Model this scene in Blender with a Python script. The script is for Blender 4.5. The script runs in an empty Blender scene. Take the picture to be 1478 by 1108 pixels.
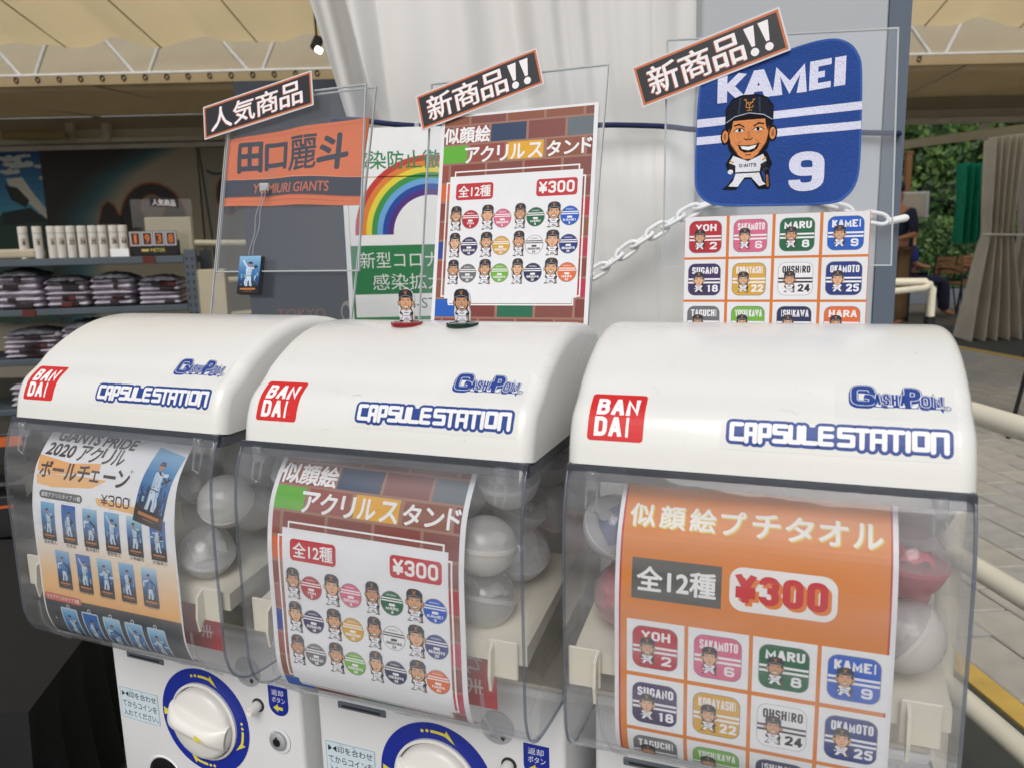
import bpy, bmesh, math, random
from mathutils import Vector, Matrix, noise as mnoise
R = math.radians
random.seed(7)
S = bpy.context.scene
COL = S.collection

# ------------------------------------------------------------------ camera
H = 1.05                      # lens height above the ground
PITCH, ROLL, F = R(9.755), R(1.360), 1113.1
cp, sp = math.cos(PITCH), math.sin(PITCH)
fw = Vector((0, cp, -sp)); r0 = Vector((1, 0, 0)); d0 = Vector((0, -sp, -cp))
cr, sr = math.cos(ROLL), math.sin(ROLL)
RIGHT = cr * r0 + sr * d0
DOWN = -sr * r0 + cr * d0
cam = bpy.data.cameras.new("camera")
cam.sensor_width = 36; cam.lens = 36 * F / 1478
cam.clip_start = .02; cam.clip_end = 400
cam_ob = bpy.data.objects.new("camera", cam); COL.objects.link(cam_ob)
mm = Matrix((RIGHT, -DOWN, -fw)).transposed().to_4x4()
mm.translation = Vector((0, 0, H))
cam_ob.matrix_world = mm
S.camera = cam_ob
cam.dof.use_dof = True; cam.dof.focus_distance = .85; cam.dof.aperture_fstop = 9.0

# ------------------------------------------------------------------ light
SUN_EL, SUN_AZ = R(46), R(192)          # azimuth clockwise from +Y
w = bpy.data.worlds.new("World"); S.world = w; w.use_nodes = True
nt = w.node_tree; bg = nt.nodes["Background"]
sky = nt.nodes.new("ShaderNodeTexSky"); sky.sky_type = 'NISHITA'; sky.sun_disc = False
sky.sun_elevation = SUN_EL; sky.sun_rotation = SUN_AZ
sky.air_density = 1.0; sky.dust_density = 4.0; sky.ozone_density = 1.0
hs = nt.nodes.new("ShaderNodeHueSaturation"); hs.inputs["Saturation"].default_value = .45
nt.links.new(sky.outputs[0], hs.inputs["Color"]); nt.links.new(hs.outputs[0], bg.inputs[0])
bg.inputs[1].default_value = .112
sd = bpy.data.lights.new("sun", 'SUN'); sd.energy = 1.2; sd.angle = R(34); sd.color = (1, .985, .96)
so = bpy.data.objects.new("sun", sd); COL.objects.link(so)
sdir = Vector((math.sin(SUN_AZ) * math.cos(SUN_EL), math.cos(SUN_AZ) * math.cos(SUN_EL), math.sin(SUN_EL)))
so.rotation_euler = (-sdir).to_track_quat('-Z', 'Y').to_euler(); so.location = (0, -3, 6)
S.view_settings.view_transform = 'Standard'; S.view_settings.look = 'None'
S.view_settings.gamma = 1; S.view_settings.use_curve_mapping = False
S.view_settings.exposure = 0.0
S.cycles.transparent_max_bounces = 32; S.cycles.max_bounces = 10; S.cycles.glossy_bounces = 4
S.cycles.diffuse_bounces = 4; S.cycles.transmission_bounces = 6
S.cycles.caustics_reflective = False; S.cycles.caustics_refractive = False


def at(px, py, Y):
    """point seen at photo pixel (px, py) at forward distance Y"""
    ray = RIGHT * ((px - 739) / F) + DOWN * ((py - 554) / F) + fw
    return Vector((0, 0, H)) + ray * (Y / ray.y)


# ------------------------------------------------------------------ helpers
def lin(c):
    o = []
    for v in c[:3]:
        v = v / 255
        o.append(v / 12.92 if v <= .04045 else ((v + .055) / 1.055) ** 2.4)
    return (o[0], o[1], o[2], 1)


def tag(o, label=None, cat=None, group=None, kind=None):
    if label: o["label"] = label
    if cat: o["category"] = cat
    if group: o["group"] = group
    if kind: o["kind"] = kind
    return o


def thing(name, label, cat, group=None, loc=(0, 0, 0), rz=0):
    o = bpy.data.objects.new(name, None); COL.objects.link(o)
    o.location = loc; o.rotation_euler = (0, 0, rz); o.empty_display_size = .05
    return tag(o, label, cat, group)


def new_mat(name):
    m = bpy.data.materials.new(name); m.use_nodes = True
    for n in list(m.node_tree.nodes): m.node_tree.nodes.remove(n)
    out = m.node_tree.nodes.new("ShaderNodeOutputMaterial")
    return m, m.node_tree, out


def mat(name, col, rough=.5, var=.08, scale=8, bump=0, bscale=60, metal=0, spec=.5, coat=0, transl=0, stretch=None, rvar=.1,
        dirt=0, dirtcol=(60, 55, 45), wave=0):
    """plain procedural material: mottled colour, uneven gloss, fine relief"""
    m, nt, out = new_mat(name)
    N, L = nt.nodes, nt.links
    p = N.new("ShaderNodeBsdfPrincipled")
    tc = N.new("ShaderNodeTexCoord"); src = tc.outputs["Object"]
    if stretch:
        mp = N.new("ShaderNodeMapping"); mp.inputs["Scale"].default_value = stretch
        L.new(src, mp.inputs[0]); src = mp.outputs[0]
    n1 = N.new("ShaderNodeTexNoise"); n1.inputs["Scale"].default_value = scale; n1.inputs["Detail"].default_value = 6
    L.new(src, n1.inputs["Vector"])
    c = lin(col) if max(col) > 1 else (*col, 1)
    rp = N.new("ShaderNodeMapRange"); rp.inputs["To Min"].default_value = 1 - var; rp.inputs["To Max"].default_value = 1 + var
    rp.inputs["From Min"].default_value = .3; rp.inputs["From Max"].default_value = .7
    L.new(n1.outputs["Fac"], rp.inputs[0])
    mx = N.new("ShaderNodeVectorMath"); mx.operation = 'SCALE'; mx.inputs[0].default_value = c[:3]
    L.new(rp.outputs[0], mx.inputs["Scale"])
    csock = mx.outputs[0]
    if dirt:
        n3 = N.new("ShaderNodeTexNoise"); n3.inputs["Scale"].default_value = scale * .45; n3.inputs["Detail"].default_value = 9
        n3.inputs["Roughness"].default_value = .7
        L.new(src, n3.inputs["Vector"])
        r3 = N.new("ShaderNodeMapRange"); r3.inputs["From Min"].default_value = .52; r3.inputs["From Max"].default_value = .75
        r3.inputs["To Max"].default_value = dirt; L.new(n3.outputs["Fac"], r3.inputs[0])
        mc = N.new("ShaderNodeMix"); mc.data_type = 'RGBA'; L.new(r3.outputs[0], mc.inputs["Factor"])
        L.new(csock, mc.inputs["A"]); mc.inputs["B"].default_value = lin(dirtcol); csock = mc.outputs["Result"]
    L.new(csock, p.inputs["Base Color"])
    p.inputs["Metallic"].default_value = metal
    p.inputs["Specular IOR Level"].default_value = spec
    p.inputs["Coat Weight"].default_value = coat
    p.inputs["Coat Roughness"].default_value = .06
    rr = N.new("ShaderNodeMapRange"); rr.inputs["To Min"].default_value = max(.02, rough - rvar * rough); rr.inputs["To Max"].default_value = min(1, rough + rvar * rough)
    L.new(n1.outputs["Fac"], rr.inputs[0]); L.new(rr.outputs[0], p.inputs["Roughness"])
    if bump:
        n2 = N.new("ShaderNodeTexNoise"); n2.inputs["Scale"].default_value = bscale; n2.inputs["Detail"].default_value = 4
        L.new(src, n2.inputs["Vector"])
        b = N.new("ShaderNodeBump"); b.inputs["Strength"].default_value = bump; b.inputs["Distance"].default_value = .002
        L.new(n2.outputs["Fac"], b.inputs["Height"]); L.new(b.outputs[0], p.inputs["Normal"])
    if transl:
        t = N.new("ShaderNodeBsdfTranslucent"); L.new(csock, t.inputs["Color"])
        ms = N.new("ShaderNodeMixShader"); ms.inputs[0].default_value = transl
        L.new(p.outputs[0], ms.inputs[1]); L.new(t.outputs[0], ms.inputs[2]); L.new(ms.outputs[0], out.inputs[0])
    else:
        L.new(p.outputs[0], out.inputs[0])
    return m


def print_mat(name, rough=.4, bump=0, bscale=900, coat=0, spec=.5):
    """ink on paper, film or cloth: colours come from the printed pieces themselves"""
    m, nt, out = new_mat(name); N, L = nt.nodes, nt.links
    p = N.new("ShaderNodeBsdfPrincipled"); a = N.new("ShaderNodeVertexColor"); a.layer_name = "Col"
    tc = N.new("ShaderNodeTexCoord")
    n = N.new("ShaderNodeTexNoise"); n.inputs["Scale"].default_value = 40; n.inputs["Detail"].default_value = 5
    L.new(tc.outputs["Object"], n.inputs["Vector"])
    r = N.new("ShaderNodeMapRange"); r.inputs["To Min"].default_value = .94; r.inputs["To Max"].default_value = 1.04
    L.new(n.outputs["Fac"], r.inputs[0])
    v = N.new("ShaderNodeVectorMath"); v.operation = 'SCALE'
    L.new(a.outputs["Color"], v.inputs[0]); L.new(r.outputs[0], v.inputs["Scale"]); L.new(v.outputs[0], p.inputs["Base Color"])
    p.inputs["Roughness"].default_value = rough; p.inputs["Coat Weight"].default_value = coat; p.inputs["Coat Roughness"].default_value = .08
    p.inputs["Specular IOR Level"].default_value = spec
    if bump:
        n2 = N.new("ShaderNodeTexNoise"); n2.inputs["Scale"].default_value = bscale; n2.inputs["Detail"].default_value = 3
        L.new(tc.outputs["Object"], n2.inputs["Vector"])
        b = N.new("ShaderNodeBump"); b.inputs["Strength"].default_value = bump; b.inputs["Distance"].default_value = .001
        L.new(n2.outputs["Fac"], b.inputs["Height"]); L.new(b.outputs[0], p.inputs["Normal"])
    L.new(p.outputs[0], out.inputs[0])
    return m


def clear_mat(name, tint=(.93, .94, .95), rough=.03, haze=.0, hazecol=(.8, .8, .8), ior=1.5, wob=0.0, wscale=12, refl_streak=None):
    """thin clear plastic sheet: lets light straight through, mirrors by angle, a trace of diffuse haze, streaked where it paints reflections"""
    m, nt, out = new_mat(name); N, L = nt.nodes, nt.links
    t = N.new("ShaderNodeBsdfTransparent"); t.inputs[0].default_value = (*tint, 1)
    g = N.new("ShaderNodeBsdfGlossy"); g.inputs["Roughness"].default_value = rough; g.inputs[0].default_value = (1, 1, 1, 1)
    ge = N.new("ShaderNodeNewGeometry"); dt = N.new("ShaderNodeVectorMath"); dt.operation = 'DOT_PRODUCT'
    L.new(ge.outputs["Normal"], dt.inputs[0]); L.new(ge.outputs["Incoming"], dt.inputs[1])
    ab = N.new("ShaderNodeMath"); ab.operation = 'ABSOLUTE'; L.new(dt.outputs["Value"], ab.inputs[0])
    om = N.new("ShaderNodeMath"); om.operation = 'SUBTRACT'; om.inputs[0].default_value = 1; L.new(ab.outputs[0], om.inputs[1])
    pw = N.new("ShaderNodeMath"); pw.operation = 'POWER'; L.new(om.outputs[0], pw.inputs[0]); pw.inputs[1].default_value = 5
    R0 = ((ior - 1) / (ior + 1)) ** 2
    fr = N.new("ShaderNodeMath"); fr.operation = 'MULTIPLY_ADD'; L.new(pw.outputs[0], fr.inputs[0]); fr.inputs[1].default_value = 1 - R0; fr.inputs[2].default_value = R0
    tc = N.new("ShaderNodeTexCoord")
    if wob:
        n = N.new("ShaderNodeTexNoise"); n.inputs["Scale"].default_value = wscale; n.inputs["Detail"].default_value = 2
        L.new(tc.outputs["Object"], n.inputs["Vector"])
        b = N.new("ShaderNodeBump"); b.inputs["Strength"].default_value = wob; b.inputs["Distance"].default_value = .004
        L.new(n.outputs["Fac"], b.inputs["Height"]); L.new(b.outputs[0], g.inputs["Normal"])
    m1 = N.new("ShaderNodeMixShader"); L.new(fr.outputs[0], m1.inputs[0]); L.new(t.outputs[0], m1.inputs[1]); L.new(g.outputs[0], m1.inputs[2])
    if haze:
        d0_ = N.new("ShaderNodeBsdfDiffuse"); d0_.inputs[0].default_value = (*hazecol, 1)
        t2 = N.new("ShaderNodeBsdfTranslucent"); t2.inputs[0].default_value = (*hazecol, 1)
        d = N.new("ShaderNodeMixShader"); d.inputs[0].default_value = .45; L.new(d0_.outputs[0], d.inputs[1]); L.new(t2.outputs[0], d.inputs[2])
        n = N.new("ShaderNodeTexNoise"); n.inputs["Scale"].default_value = 9; n.inputs["Detail"].default_value = 8
        if refl_streak:
            mp = N.new("ShaderNodeMapping"); mp.inputs["Scale"].default_value = refl_streak; mp.inputs["Rotation"].default_value = (0, .12, 0)
            L.new(tc.outputs["Object"], mp.inputs[0]); L.new(mp.outputs[0], n.inputs["Vector"])
        else: L.new(tc.outputs["Object"], n.inputs["Vector"])
        r = N.new("ShaderNodeMapRange"); r.inputs["To Min"].default_value = haze * (.1 if refl_streak else .6); r.inputs["To Max"].default_value = haze * (2.1 if refl_streak else 1.4)
        if refl_streak: r.inputs["From Min"].default_value = .32; r.inputs["From Max"].default_value = .72
        L.new(n.outputs["Fac"], r.inputs[0])
        m2 = N.new("ShaderNodeMixShader"); L.new(r.outputs[0], m2.inputs[0]); L.new(m1.outputs[0], m2.inputs[1]); L.new(d.outputs[0], m2.inputs[2])
        L.new(m2.outputs[0], out.inputs[0])
    else:
        L.new(m1.outputs[0], out.inputs[0])
    return m


class MB:
    def __init__(s): s.v = []; s.f = []; s.m = []
    def add(s, verts, faces, mi=0):
        b = len(s.v); s.v += [tuple(v) for v in verts]
        s.f += [tuple(b + i for i in f) for f in faces]; s.m += [mi] * len(faces); return s
    def box(s, c, d, rot=None, mi=0):
        hx, hy, hz = d[0] / 2, d[1] / 2, d[2] / 2
        P = [Vector((x, y, z)) for x in (-hx, hx) for y in (-hy, hy) for z in (-hz, hz)]
        if rot is not None: P = [rot @ p for p in P]
        P = [p + Vector(c) for p in P]
        return s.add(P, [(0, 1, 3, 2), (4, 6, 7, 5), (0, 4, 5, 1), (2, 3, 7, 6), (0, 2, 6, 4), (1, 5, 7, 3)], mi)
    def rbox(s, c, d, r=.004, rot=None, mi=0, seg=2):
        bm = bmesh.new(); bmesh.ops.create_cube(bm, size=1)
        for v in bm.verts: v.co = Vector((v.co.x * d[0], v.co.y * d[1], v.co.z * d[2]))
        bmesh.ops.bevel(bm, geom=list(bm.edges), offset=r, segments=seg, profile=.5, affect='EDGES')
        bm.verts.ensure_lookup_table(); bm.verts.index_update()
        V = [(rot @ v.co if rot is not None else v.co) + Vector(c) for v in bm.verts]
        s.add(V, [tuple(v.index for v in f.verts) for f in bm.faces], mi); bm.free(); return s
    def tube(s, pts, rad, n=12, mi=0, caps=True, closed=False):
        pts = [Vector(p) for p in pts]; K = len(pts); rings = []
        up = None
        for i, p in enumerate(pts):
            if closed: t = (pts[(i + 1) % K] - pts[i - 1])
            else: t = (pts[min(i + 1, K - 1)] - pts[max(i - 1, 0)])
            t.normalize()
            if up is None:
                up = Vector((0, 0, 1)) if abs(t.z) < .9 else Vector((1, 0, 0))
            a = t.cross(up).normalized(); up = a.cross(t).normalized()
            rr = rad[i] if isinstance(rad, (list, tuple)) else rad
            rings.append([p + (a * math.cos(q) + up * math.sin(q)) * rr for q in [2 * math.pi * k / n for k in range(n)]])
        V = [v for r_ in rings for v in r_]; Fc = []
        for i in range(K if closed else K - 1):
            j = (i + 1) % K
            for k in range(n):
                Fc.append((i * n + k, i * n + (k + 1) % n, j * n + (k + 1) % n, j * n + k))
        if caps and not closed: Fc += [tuple(range(n))[::-1], tuple((K - 1) * n + k for k in range(n))]
        return s.add(V, Fc, mi)
    def lathe(s, prof, c=(0, 0, 0), axis=None, n=32, mi=0, sx=1, sy=1):
        """prof: (radius, height) pairs; axis: rotation matrix taking +Z to the wanted axis"""
        V = []; Fc = []
        for r_, h in prof:
            for k in range(n):
                q = 2 * math.pi * k / n; p = Vector((r_ * math.cos(q) * sx, r_ * math.sin(q) * sy, h))
                if axis is not None: p = axis @ p
                V.append(p + Vector(c))
        for i in range(len(prof) - 1):
            for k in range(n): Fc.append((i * n + k, i * n + (k + 1) % n, (i + 1) * n + (k + 1) % n, (i + 1) * n + k))
        if prof[0][0] > 1e-6: Fc.append(tuple(range(n))[::-1])
        if prof[-1][0] > 1e-6: Fc.append(tuple((len(prof) - 1) * n + k for k in range(n)))
        return s.add(V, Fc, mi)
    def grid(s, fn, nu, nv, mi=0):
        V = [fn(i / nu, j / nv) for j in range(nv + 1) for i in range(nu + 1)]
        Fc = [(j * (nu + 1) + i, j * (nu + 1) + i + 1, (j + 1) * (nu + 1) + i + 1, (j + 1) * (nu + 1) + i) for j in range(nv) for i in range(nu)]
        return s.add(V, Fc, mi)
    def build(s, name, mats, parent=None, smooth=None, recalc=True, weld=False):
        me = bpy.data.meshes.new(name); me.from_pydata(s.v, [], s.f)
        if not isinstance(mats, (list, tuple)): mats = [mats]
        for m in mats: me.materials.append(m)
        me.polygons.foreach_set("material_index", s.m)
        if recalc or weld:
            bm = bmesh.new(); bm.from_mesh(me)
            if weld: bmesh.ops.remove_doubles(bm, verts=bm.verts, dist=1e-6)
            bmesh.ops.recalc_face_normals(bm, faces=bm.faces); bm.to_mesh(me); bm.free()
        if smooth is not None:
            me.polygons.foreach_set("use_smooth", [True] * len(me.polygons))
            me.set_sharp_from_angle(angle=R(smooth))
        me.update()
        o = bpy.data.objects.new(name, me); COL.objects.link(o)
        if parent is not None: o.parent = parent
        return o


# ------------------------------------------------------------------ printing
_tc = {}


def text_geo(body, bold=0.0):
    k = (body, bold)
    if k not in _tc:
        c = bpy.data.curves.new("t", 'FONT'); c.body = body; c.resolution_u = 3; c.offset = bold
        c.fill_mode = 'FRONT'
        o = bpy.data.objects.new("t", c); me = o.to_mesh()
        V = [(v.co.x, -v.co.y) for v in me.vertices]; Fc = [tuple(p.vertices) for p in me.polygons]
        x0 = min(v[0] for v in V); x1 = max(v[0] for v in V); y0 = min(v[1] for v in V); y1 = max(v[1] for v in V)
        o.to_mesh_clear(); bpy.data.objects.remove(o); bpy.data.curves.remove(c)
        _tc[k] = ([((a - x0) / (x1 - x0), (b - y0) / (y1 - y0)) for a, b in V], Fc, (x1 - x0) / (y1 - y0))
    return _tc[k]


LAY = .00010
BLW = {'I': .52, 'M': 1.3, '1': .75, 'W': 1.4, '.': .4, ' ': .5}
_r = .42
BLK = {'A': [(0, [(0, 1), (.44, 0), (.56, 0), (1, 1)]), (0, [(.2, .70), (.8, .70)])], 'B': [(0, [(0, 0), (0, 1)]), (_r, [(0, 0), (.93, 0), (.93, .47), (0, .47)]), (_r, [(0, .47), (1, .47), (1, 1), (0, 1)])],
 'C': [(_r, [(1, .3), (1, 0), (0, 0), (0, 1), (1, 1), (1, .7)])], 'D': [(0, [(0, 0), (0, 1)]), (_r, [(0, 0), (1, 0), (1, 1), (0, 1)])], 'E': [(0, [(1, 0), (0, 0), (0, 1), (1, 1)]), (0, [(0, .5), (.85, .5)])],
 'G': [(_r, [(1, .28), (1, 0), (0, 0), (0, 1), (1, 1), (1, .55), (.6, .55)])], 'H': [(0, [(0, 0), (0, 1)]), (0, [(1, 0), (1, 1)]), (0, [(0, .5), (1, .5)])], 'I': [(0, [(.5, 0), (.5, 1)])],
 'K': [(0, [(0, 0), (0, 1)]), (0, [(.95, 0), (.2, .6)]), (0, [(.35, .42), (1, 1)])], 'L': [(0, [(0, 0), (0, 1), (1, 1)])], 'M': [(0, [(0, 1), (0, 0), (.5, .85), (1, 0), (1, 1)])], 'N': [(0, [(0, 1), (0, 0), (1, 1), (1, 0)])],
 'O': [(_r, [(.5, 0), (1, 0), (1, 1), (0, 1), (0, 0), (.5, 0)])], 'P': [(0, [(0, 0), (0, 1)]), (_r, [(0, 0), (1, 0), (1, .57), (0, .57)])], 'R': [(0, [(0, 0), (0, 1)]), (_r, [(0, 0), (1, 0), (1, .5), (0, .5)]), (0, [(.45, .5), (1, 1)])],
 'S': [(_r, [(1, .26), (1, 0), (0, 0), (0, .47), (1, .53), (1, 1), (0, 1), (0, .74)])], 'T': [(0, [(0, 0), (1, 0)]), (0, [(.5, 0), (.5, 1)])], 'U': [(_r, [(0, 0), (0, 1), (1, 1), (1, 0)])],
 'W': [(0, [(0, 0), (.27, 1), (.5, .2), (.73, 1), (1, 0)])], 'Y': [(0, [(0, 0), (.5, .52), (1, 0)]), (0, [(.5, .45), (.5, 1)])], 'Z': [(0, [(0, 0), (1, 0), (0, 1), (1, 1)])],
 '1': [(0, [(.1, .16), (.62, 0), (.62, 1)])], '2': [(.3, [(0, .28), (0, 0), (1, 0), (1, .42), (0, .98)]), (0, [(0, 1), (1, 1)])], '3': [(_r, [(0, .24), (0, 0), (1, 0), (1, .48), (.35, .48)]), (_r, [(.35, .48), (1, .48), (1, 1), (0, 1), (0, .76)])],
 '4': [(0, [(.72, 1), (.72, 0)]), (0, [(.62, 0), (0, .66), (0, .74), (1, .74)])], '5': [(.3, [(1, 0), (.06, 0), (0, .44), (1, .42), (1, 1), (0, 1), (0, .78)])], '6': [(_r, [(1, .24), (1, 0), (0, 0), (0, 1), (1, 1), (1, .48), (0, .5)])],
 '8': [(_r, [(.5, 0), (.95, 0), (.95, .48), (.05, .48), (.05, 0), (.5, 0)]), (_r, [(.5, .48), (1, .48), (1, 1), (0, 1), (0, .48), (.5, .48)])], '9': [(_r, [(0, .76), (0, 1), (1, 1), (1, 0), (0, 0), (0, .52), (1, .5)])],
 '0': [(_r, [(.5, 0), (1, 0), (1, 1), (0, 1), (0, 0), (.5, 0)])], '¥': [(0, [(0, 0), (.5, .46), (1, 0)]), (0, [(.5, .4), (.5, 1)]), (0, [(0, .56), (1, .56)]), (0, [(0, .80), (1, .80)])]}


def round_path(P, r_, closed=False):
    n = len(P); O = []
    if not closed: O.append(P[0])
    else: O.append(P[0])
    for i in range(1, n - 1):
        a, b, c = P[i - 1], P[i], P[i + 1]
        la, lc = math.dist(a, b), math.dist(b, c); r1 = min(r_, la * (.999 if i == 1 else .5), lc * (.999 if i == n - 2 else .5))
        p = (b[0] + (a[0] - b[0]) * r1 / la, b[1] + (a[1] - b[1]) * r1 / la); q = (b[0] + (c[0] - b[0]) * r1 / lc, b[1] + (c[1] - b[1]) * r1 / lc)
        for k in range(6):
            t = k / 5; O.append(((1 - t) ** 2 * p[0] + 2 * t * (1 - t) * b[0] + t * t * q[0], (1 - t) ** 2 * p[1] + 2 * t * (1 - t) * b[1] + t * t * q[1]))
    O.append(P[-1])
    R_ = [O[0]]
    for p in O[1:]:
        if math.dist(p, R_[-1]) > 1e-5: R_.append(p)
    return R_


def ribbon(P, w_, closed=False):
    n = len(P); V = []; Fc = []
    if closed and math.dist(P[0], P[-1]) < 1e-6: P = P[:-1]; n -= 1
    for i in range(n):
        a = P[(i - 1) % n] if closed or i else P[i]; c = P[(i + 1) % n] if closed or i < n - 1 else P[i]; b = P[i]
        def d(p, q): L_ = math.dist(p, q) or 1; return ((q[0] - p[0]) / L_, (q[1] - p[1]) / L_)
        d1 = d(a, b) if a != b else d(b, c); d2 = d(b, c) if b != c else d1
        n1 = (-d1[1], d1[0]); n2 = (-d2[1], d2[0]); mx_, my = n1[0] + n2[0], n1[1] + n2[1]; L_ = math.hypot(mx_, my) or 1; mx_ /= L_; my /= L_
        k = w_ / 2 / max(.45, mx_ * n1[0] + my * n1[1]); V += [(b[0] + mx_ * k, b[1] + my * k), (b[0] - mx_ * k, b[1] - my * k)]
    for i in range(n if closed else n - 1):
        j = (i + 1) % n; Fc.append((2 * i, 2 * i + 1, 2 * j + 1, 2 * j))
    return V, Fc


class Print:
    """flat artwork in millimetres, origin top left, v down"""
    def __init__(s, outline, col, thick=.0004):
        s.g = []; s.outline = outline; s.base = lin(col); s.t = thick; s.back = s.base
    def raw(s, V, Fc, col, lay): s.g.append((V, Fc, lin(col), lay)); return s
    def poly(s, V, col, lay=1): return s.raw(V, [tuple(range(len(V)))], col, lay)
    def rect(s, x, y, w_, h, col, lay=1, skew=0):
        return s.poly([(x, y), (x + w_, y + skew), (x + w_, y + h + skew), (x, y + h)], col, lay)
    def frame(s, x, y, w_, h, t, col, lay=1):
        s.rect(x, y, w_, t, col, lay); s.rect(x, y + h - t, w_, t, col, lay)
        s.rect(x, y + t, t, h - 2 * t, col, lay); return s.rect(x + w_ - t, y + t, t, h - 2 * t, col, lay)
    def rrect(s, x, y, w_, h, r, col, lay=1, n=6): return s.poly(rr_pts(x, y, w_, h, r, n), col, lay)
    def ell(s, cx, cy, rx, ry, col, lay=1, n=24, a0=0, a1=360, rot=0):
        P = []
        full = abs(a1 - a0) >= 360
        for k in range(n if full else n + 1):
            q = R(a0 + (a1 - a0) * k / n); x, y = rx * math.cos(q), ry * math.sin(q)
            P.append((cx + x * math.cos(rot) - y * math.sin(rot), cy + x * math.sin(rot) + y * math.cos(rot)))
        return s.poly(P, col, lay)
    def ring(s, cx, cy, r1, r2, col, lay=1, a0=0, a1=360, n=40, ky=1):
        V = []; Fc = []
        for k in range(n + 1):
            q = R(a0 + (a1 - a0) * k / n)
            V += [(cx + r1 * math.cos(q), cy + r1 * math.sin(q) * ky), (cx + r2 * math.cos(q), cy + r2 * math.sin(q) * ky)]
            if k < n: Fc.append((2 * k, 2 * k + 1, 2 * k + 3, 2 * k + 2))
        return s.raw(V, Fc, col, lay)
    def stroke(s, pts, w_, col, lay=1, cap=True):
        for si, (a, b) in enumerate(zip(pts, pts[1:])):
            dx, dy = b[0] - a[0], b[1] - a[1]; L_ = math.hypot(dx, dy) or 1; nx, ny = -dy / L_ * w_ / 2, dx / L_ * w_ / 2
            s.poly([(a[0] + nx, a[1] + ny), (b[0] + nx, b[1] + ny), (b[0] - nx, b[1] - ny), (a[0] - nx, a[1] - ny)], col, lay + .03 * (si % 3))
        if cap:
            for i, p in enumerate(pts): s.ell(p[0], p[1], w_ / 2, w_ / 2, col, lay + .12 + .02 * (i % 3), n=10)
        return s
    def text(s, body, x, y, w_, h, col, lay=2, bold=0.0, shear=0, skew=0, rot=0):
        V, Fc, a = text_geo(body, 0.0)
        if bold:                     # heavier face: the same outline struck several times round a small circle
            rb = min(bold * .9 * h, .12 * w_); nn = 6 if bold < .02 else 8
            for q in range(nn):
                t_ = 2 * math.pi * q / nn
                s.text(body, x + rb * math.cos(t_), y + rb * math.sin(t_), w_, h, col, lay + .04 * (q + 1), 0, shear, skew, rot)
        P = [(u * w_ + shear * (1 - v) * h, v * h + skew * u) for u, v in V]
        if rot:
            c_, s_ = math.cos(rot), math.sin(rot); P = [(p[0] * c_ - p[1] * s_, p[0] * s_ + p[1] * c_) for p in P]
        return s.raw([(p[0] + x, p[1] + y) for p in P], Fc, col, lay)
    def block(s, body, x, y, w_, h, col, lay=2, wt=.3, skew=0, shear=0, gap=.16, grow=0):
        """heavy poster lettering drawn as mitred ribbons, bars thinner than stems"""
        wid = [BLW.get(c, 1) for c in body]; tot = sum(wid) + gap * (len(body) - 1); cu = w_ / tot; cx = 0
        for ch, wd in zip(body, wid):
            W_ = wd * cu; t = min(wt * h, .40 * W_); ty = min(t, .215 * h); kx, ky = 1.0, ty / t; hs = h / ky; x0 = cx
            for gi, (rd, path) in enumerate(BLK.get(ch, [])):
                pts = [(x0 + t / 2 + a * (W_ - t), t * .5 + b * (hs - t)) for a, b in path]
                closed = path[0] == path[-1]
                if rd: pts = round_path(pts, rd * min(W_ - t, (hs - t) * .5) * 1.4, closed)
                if not closed:
                    for e_, f_ in ((0, 1), (-1, -2)):
                        dx, dy = pts[e_][0] - pts[f_][0], pts[e_][1] - pts[f_][1]; L_ = math.hypot(dx, dy) or 1
                        v_ = path[e_]
                        if (abs(dx) > abs(dy) and v_[0] in (0, 1)) or (abs(dy) >= abs(dx) and v_[1] in (0, 1)):
                            pts[e_] = (pts[e_][0] + dx / L_ * t / 2, pts[e_][1] + dy / L_ * t / 2)
                V, Fc = ribbon(pts, t + 2 * grow, closed)
                V = [(a + shear * (hs - b) * ky, (b if grow else min(max(b, 0), hs)) * ky) for a, b in V]
                s.raw([(x + a, y + b + skew * a / w_) for a, b in V], Fc, col, lay + .05 * gi)
            cx += (wd + gap) * cu
        return s
    def group(s, other, x, y, k=1, lay=0, rot=0, kx=1):
        c_, s_ = math.cos(rot), math.sin(rot)
        for V, Fc, c, l in other.g:
            s.g.append(([(x + k * (kx * a * c_ - b * s_), y + k * (kx * a * s_ + b * c_)) for a, b in V], Fc, c, l + lay))
        return s
    def build(s, name, mp, material, parent=None, cutu=0, cutv=0, clip=True, smooth=True, tilt=0, back=None):
        bm = bmesh.new(); cl = bm.loops.layers.float_color.new("Col")
        def addg(V, Fc, c, z):
            vs = [bm.verts.new((a, b, z)) for a, b in V]
            for f in Fc:
                try: fc = bm.faces.new([vs[i] for i in f])
                except ValueError: continue
                for l_ in fc.loops: l_[cl] = c
        if tilt:
            kt = math.tan(R(tilt)); cx = sum(p[0] for p in s.outline) / len(s.outline)
            for i, (V, Fc, c, l_) in enumerate(s.g): s.g[i] = ([(a, b + kt * (a - cx)) for a, b in V], Fc, c, l_)
        for V, Fc, c, l_ in s.g: addg(V, Fc, c, l_ * LAY)
        xs = [p[0] for p in s.outline]; ys = [p[1] for p in s.outline]
        x0, x1, y0, y1 = min(xs), max(xs), min(ys), max(ys)
        if clip:
            for co, no in (((x0 + .01, 0, 0), (-1, 0, 0)), ((x1 - .01, 0, 0), (1, 0, 0)), ((0, y0 + .01, 0), (0, -1, 0)), ((0, y1 - .01, 0), (0, 1, 0))):
                g = bm.verts[:] + bm.edges[:] + bm.faces[:]
                bmesh.ops.bisect_plane(bm, geom=g, plane_co=co, plane_no=no, clear_outer=True)
        # the sheet itself: front, back, rim
        n = len(s.outline)
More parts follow.
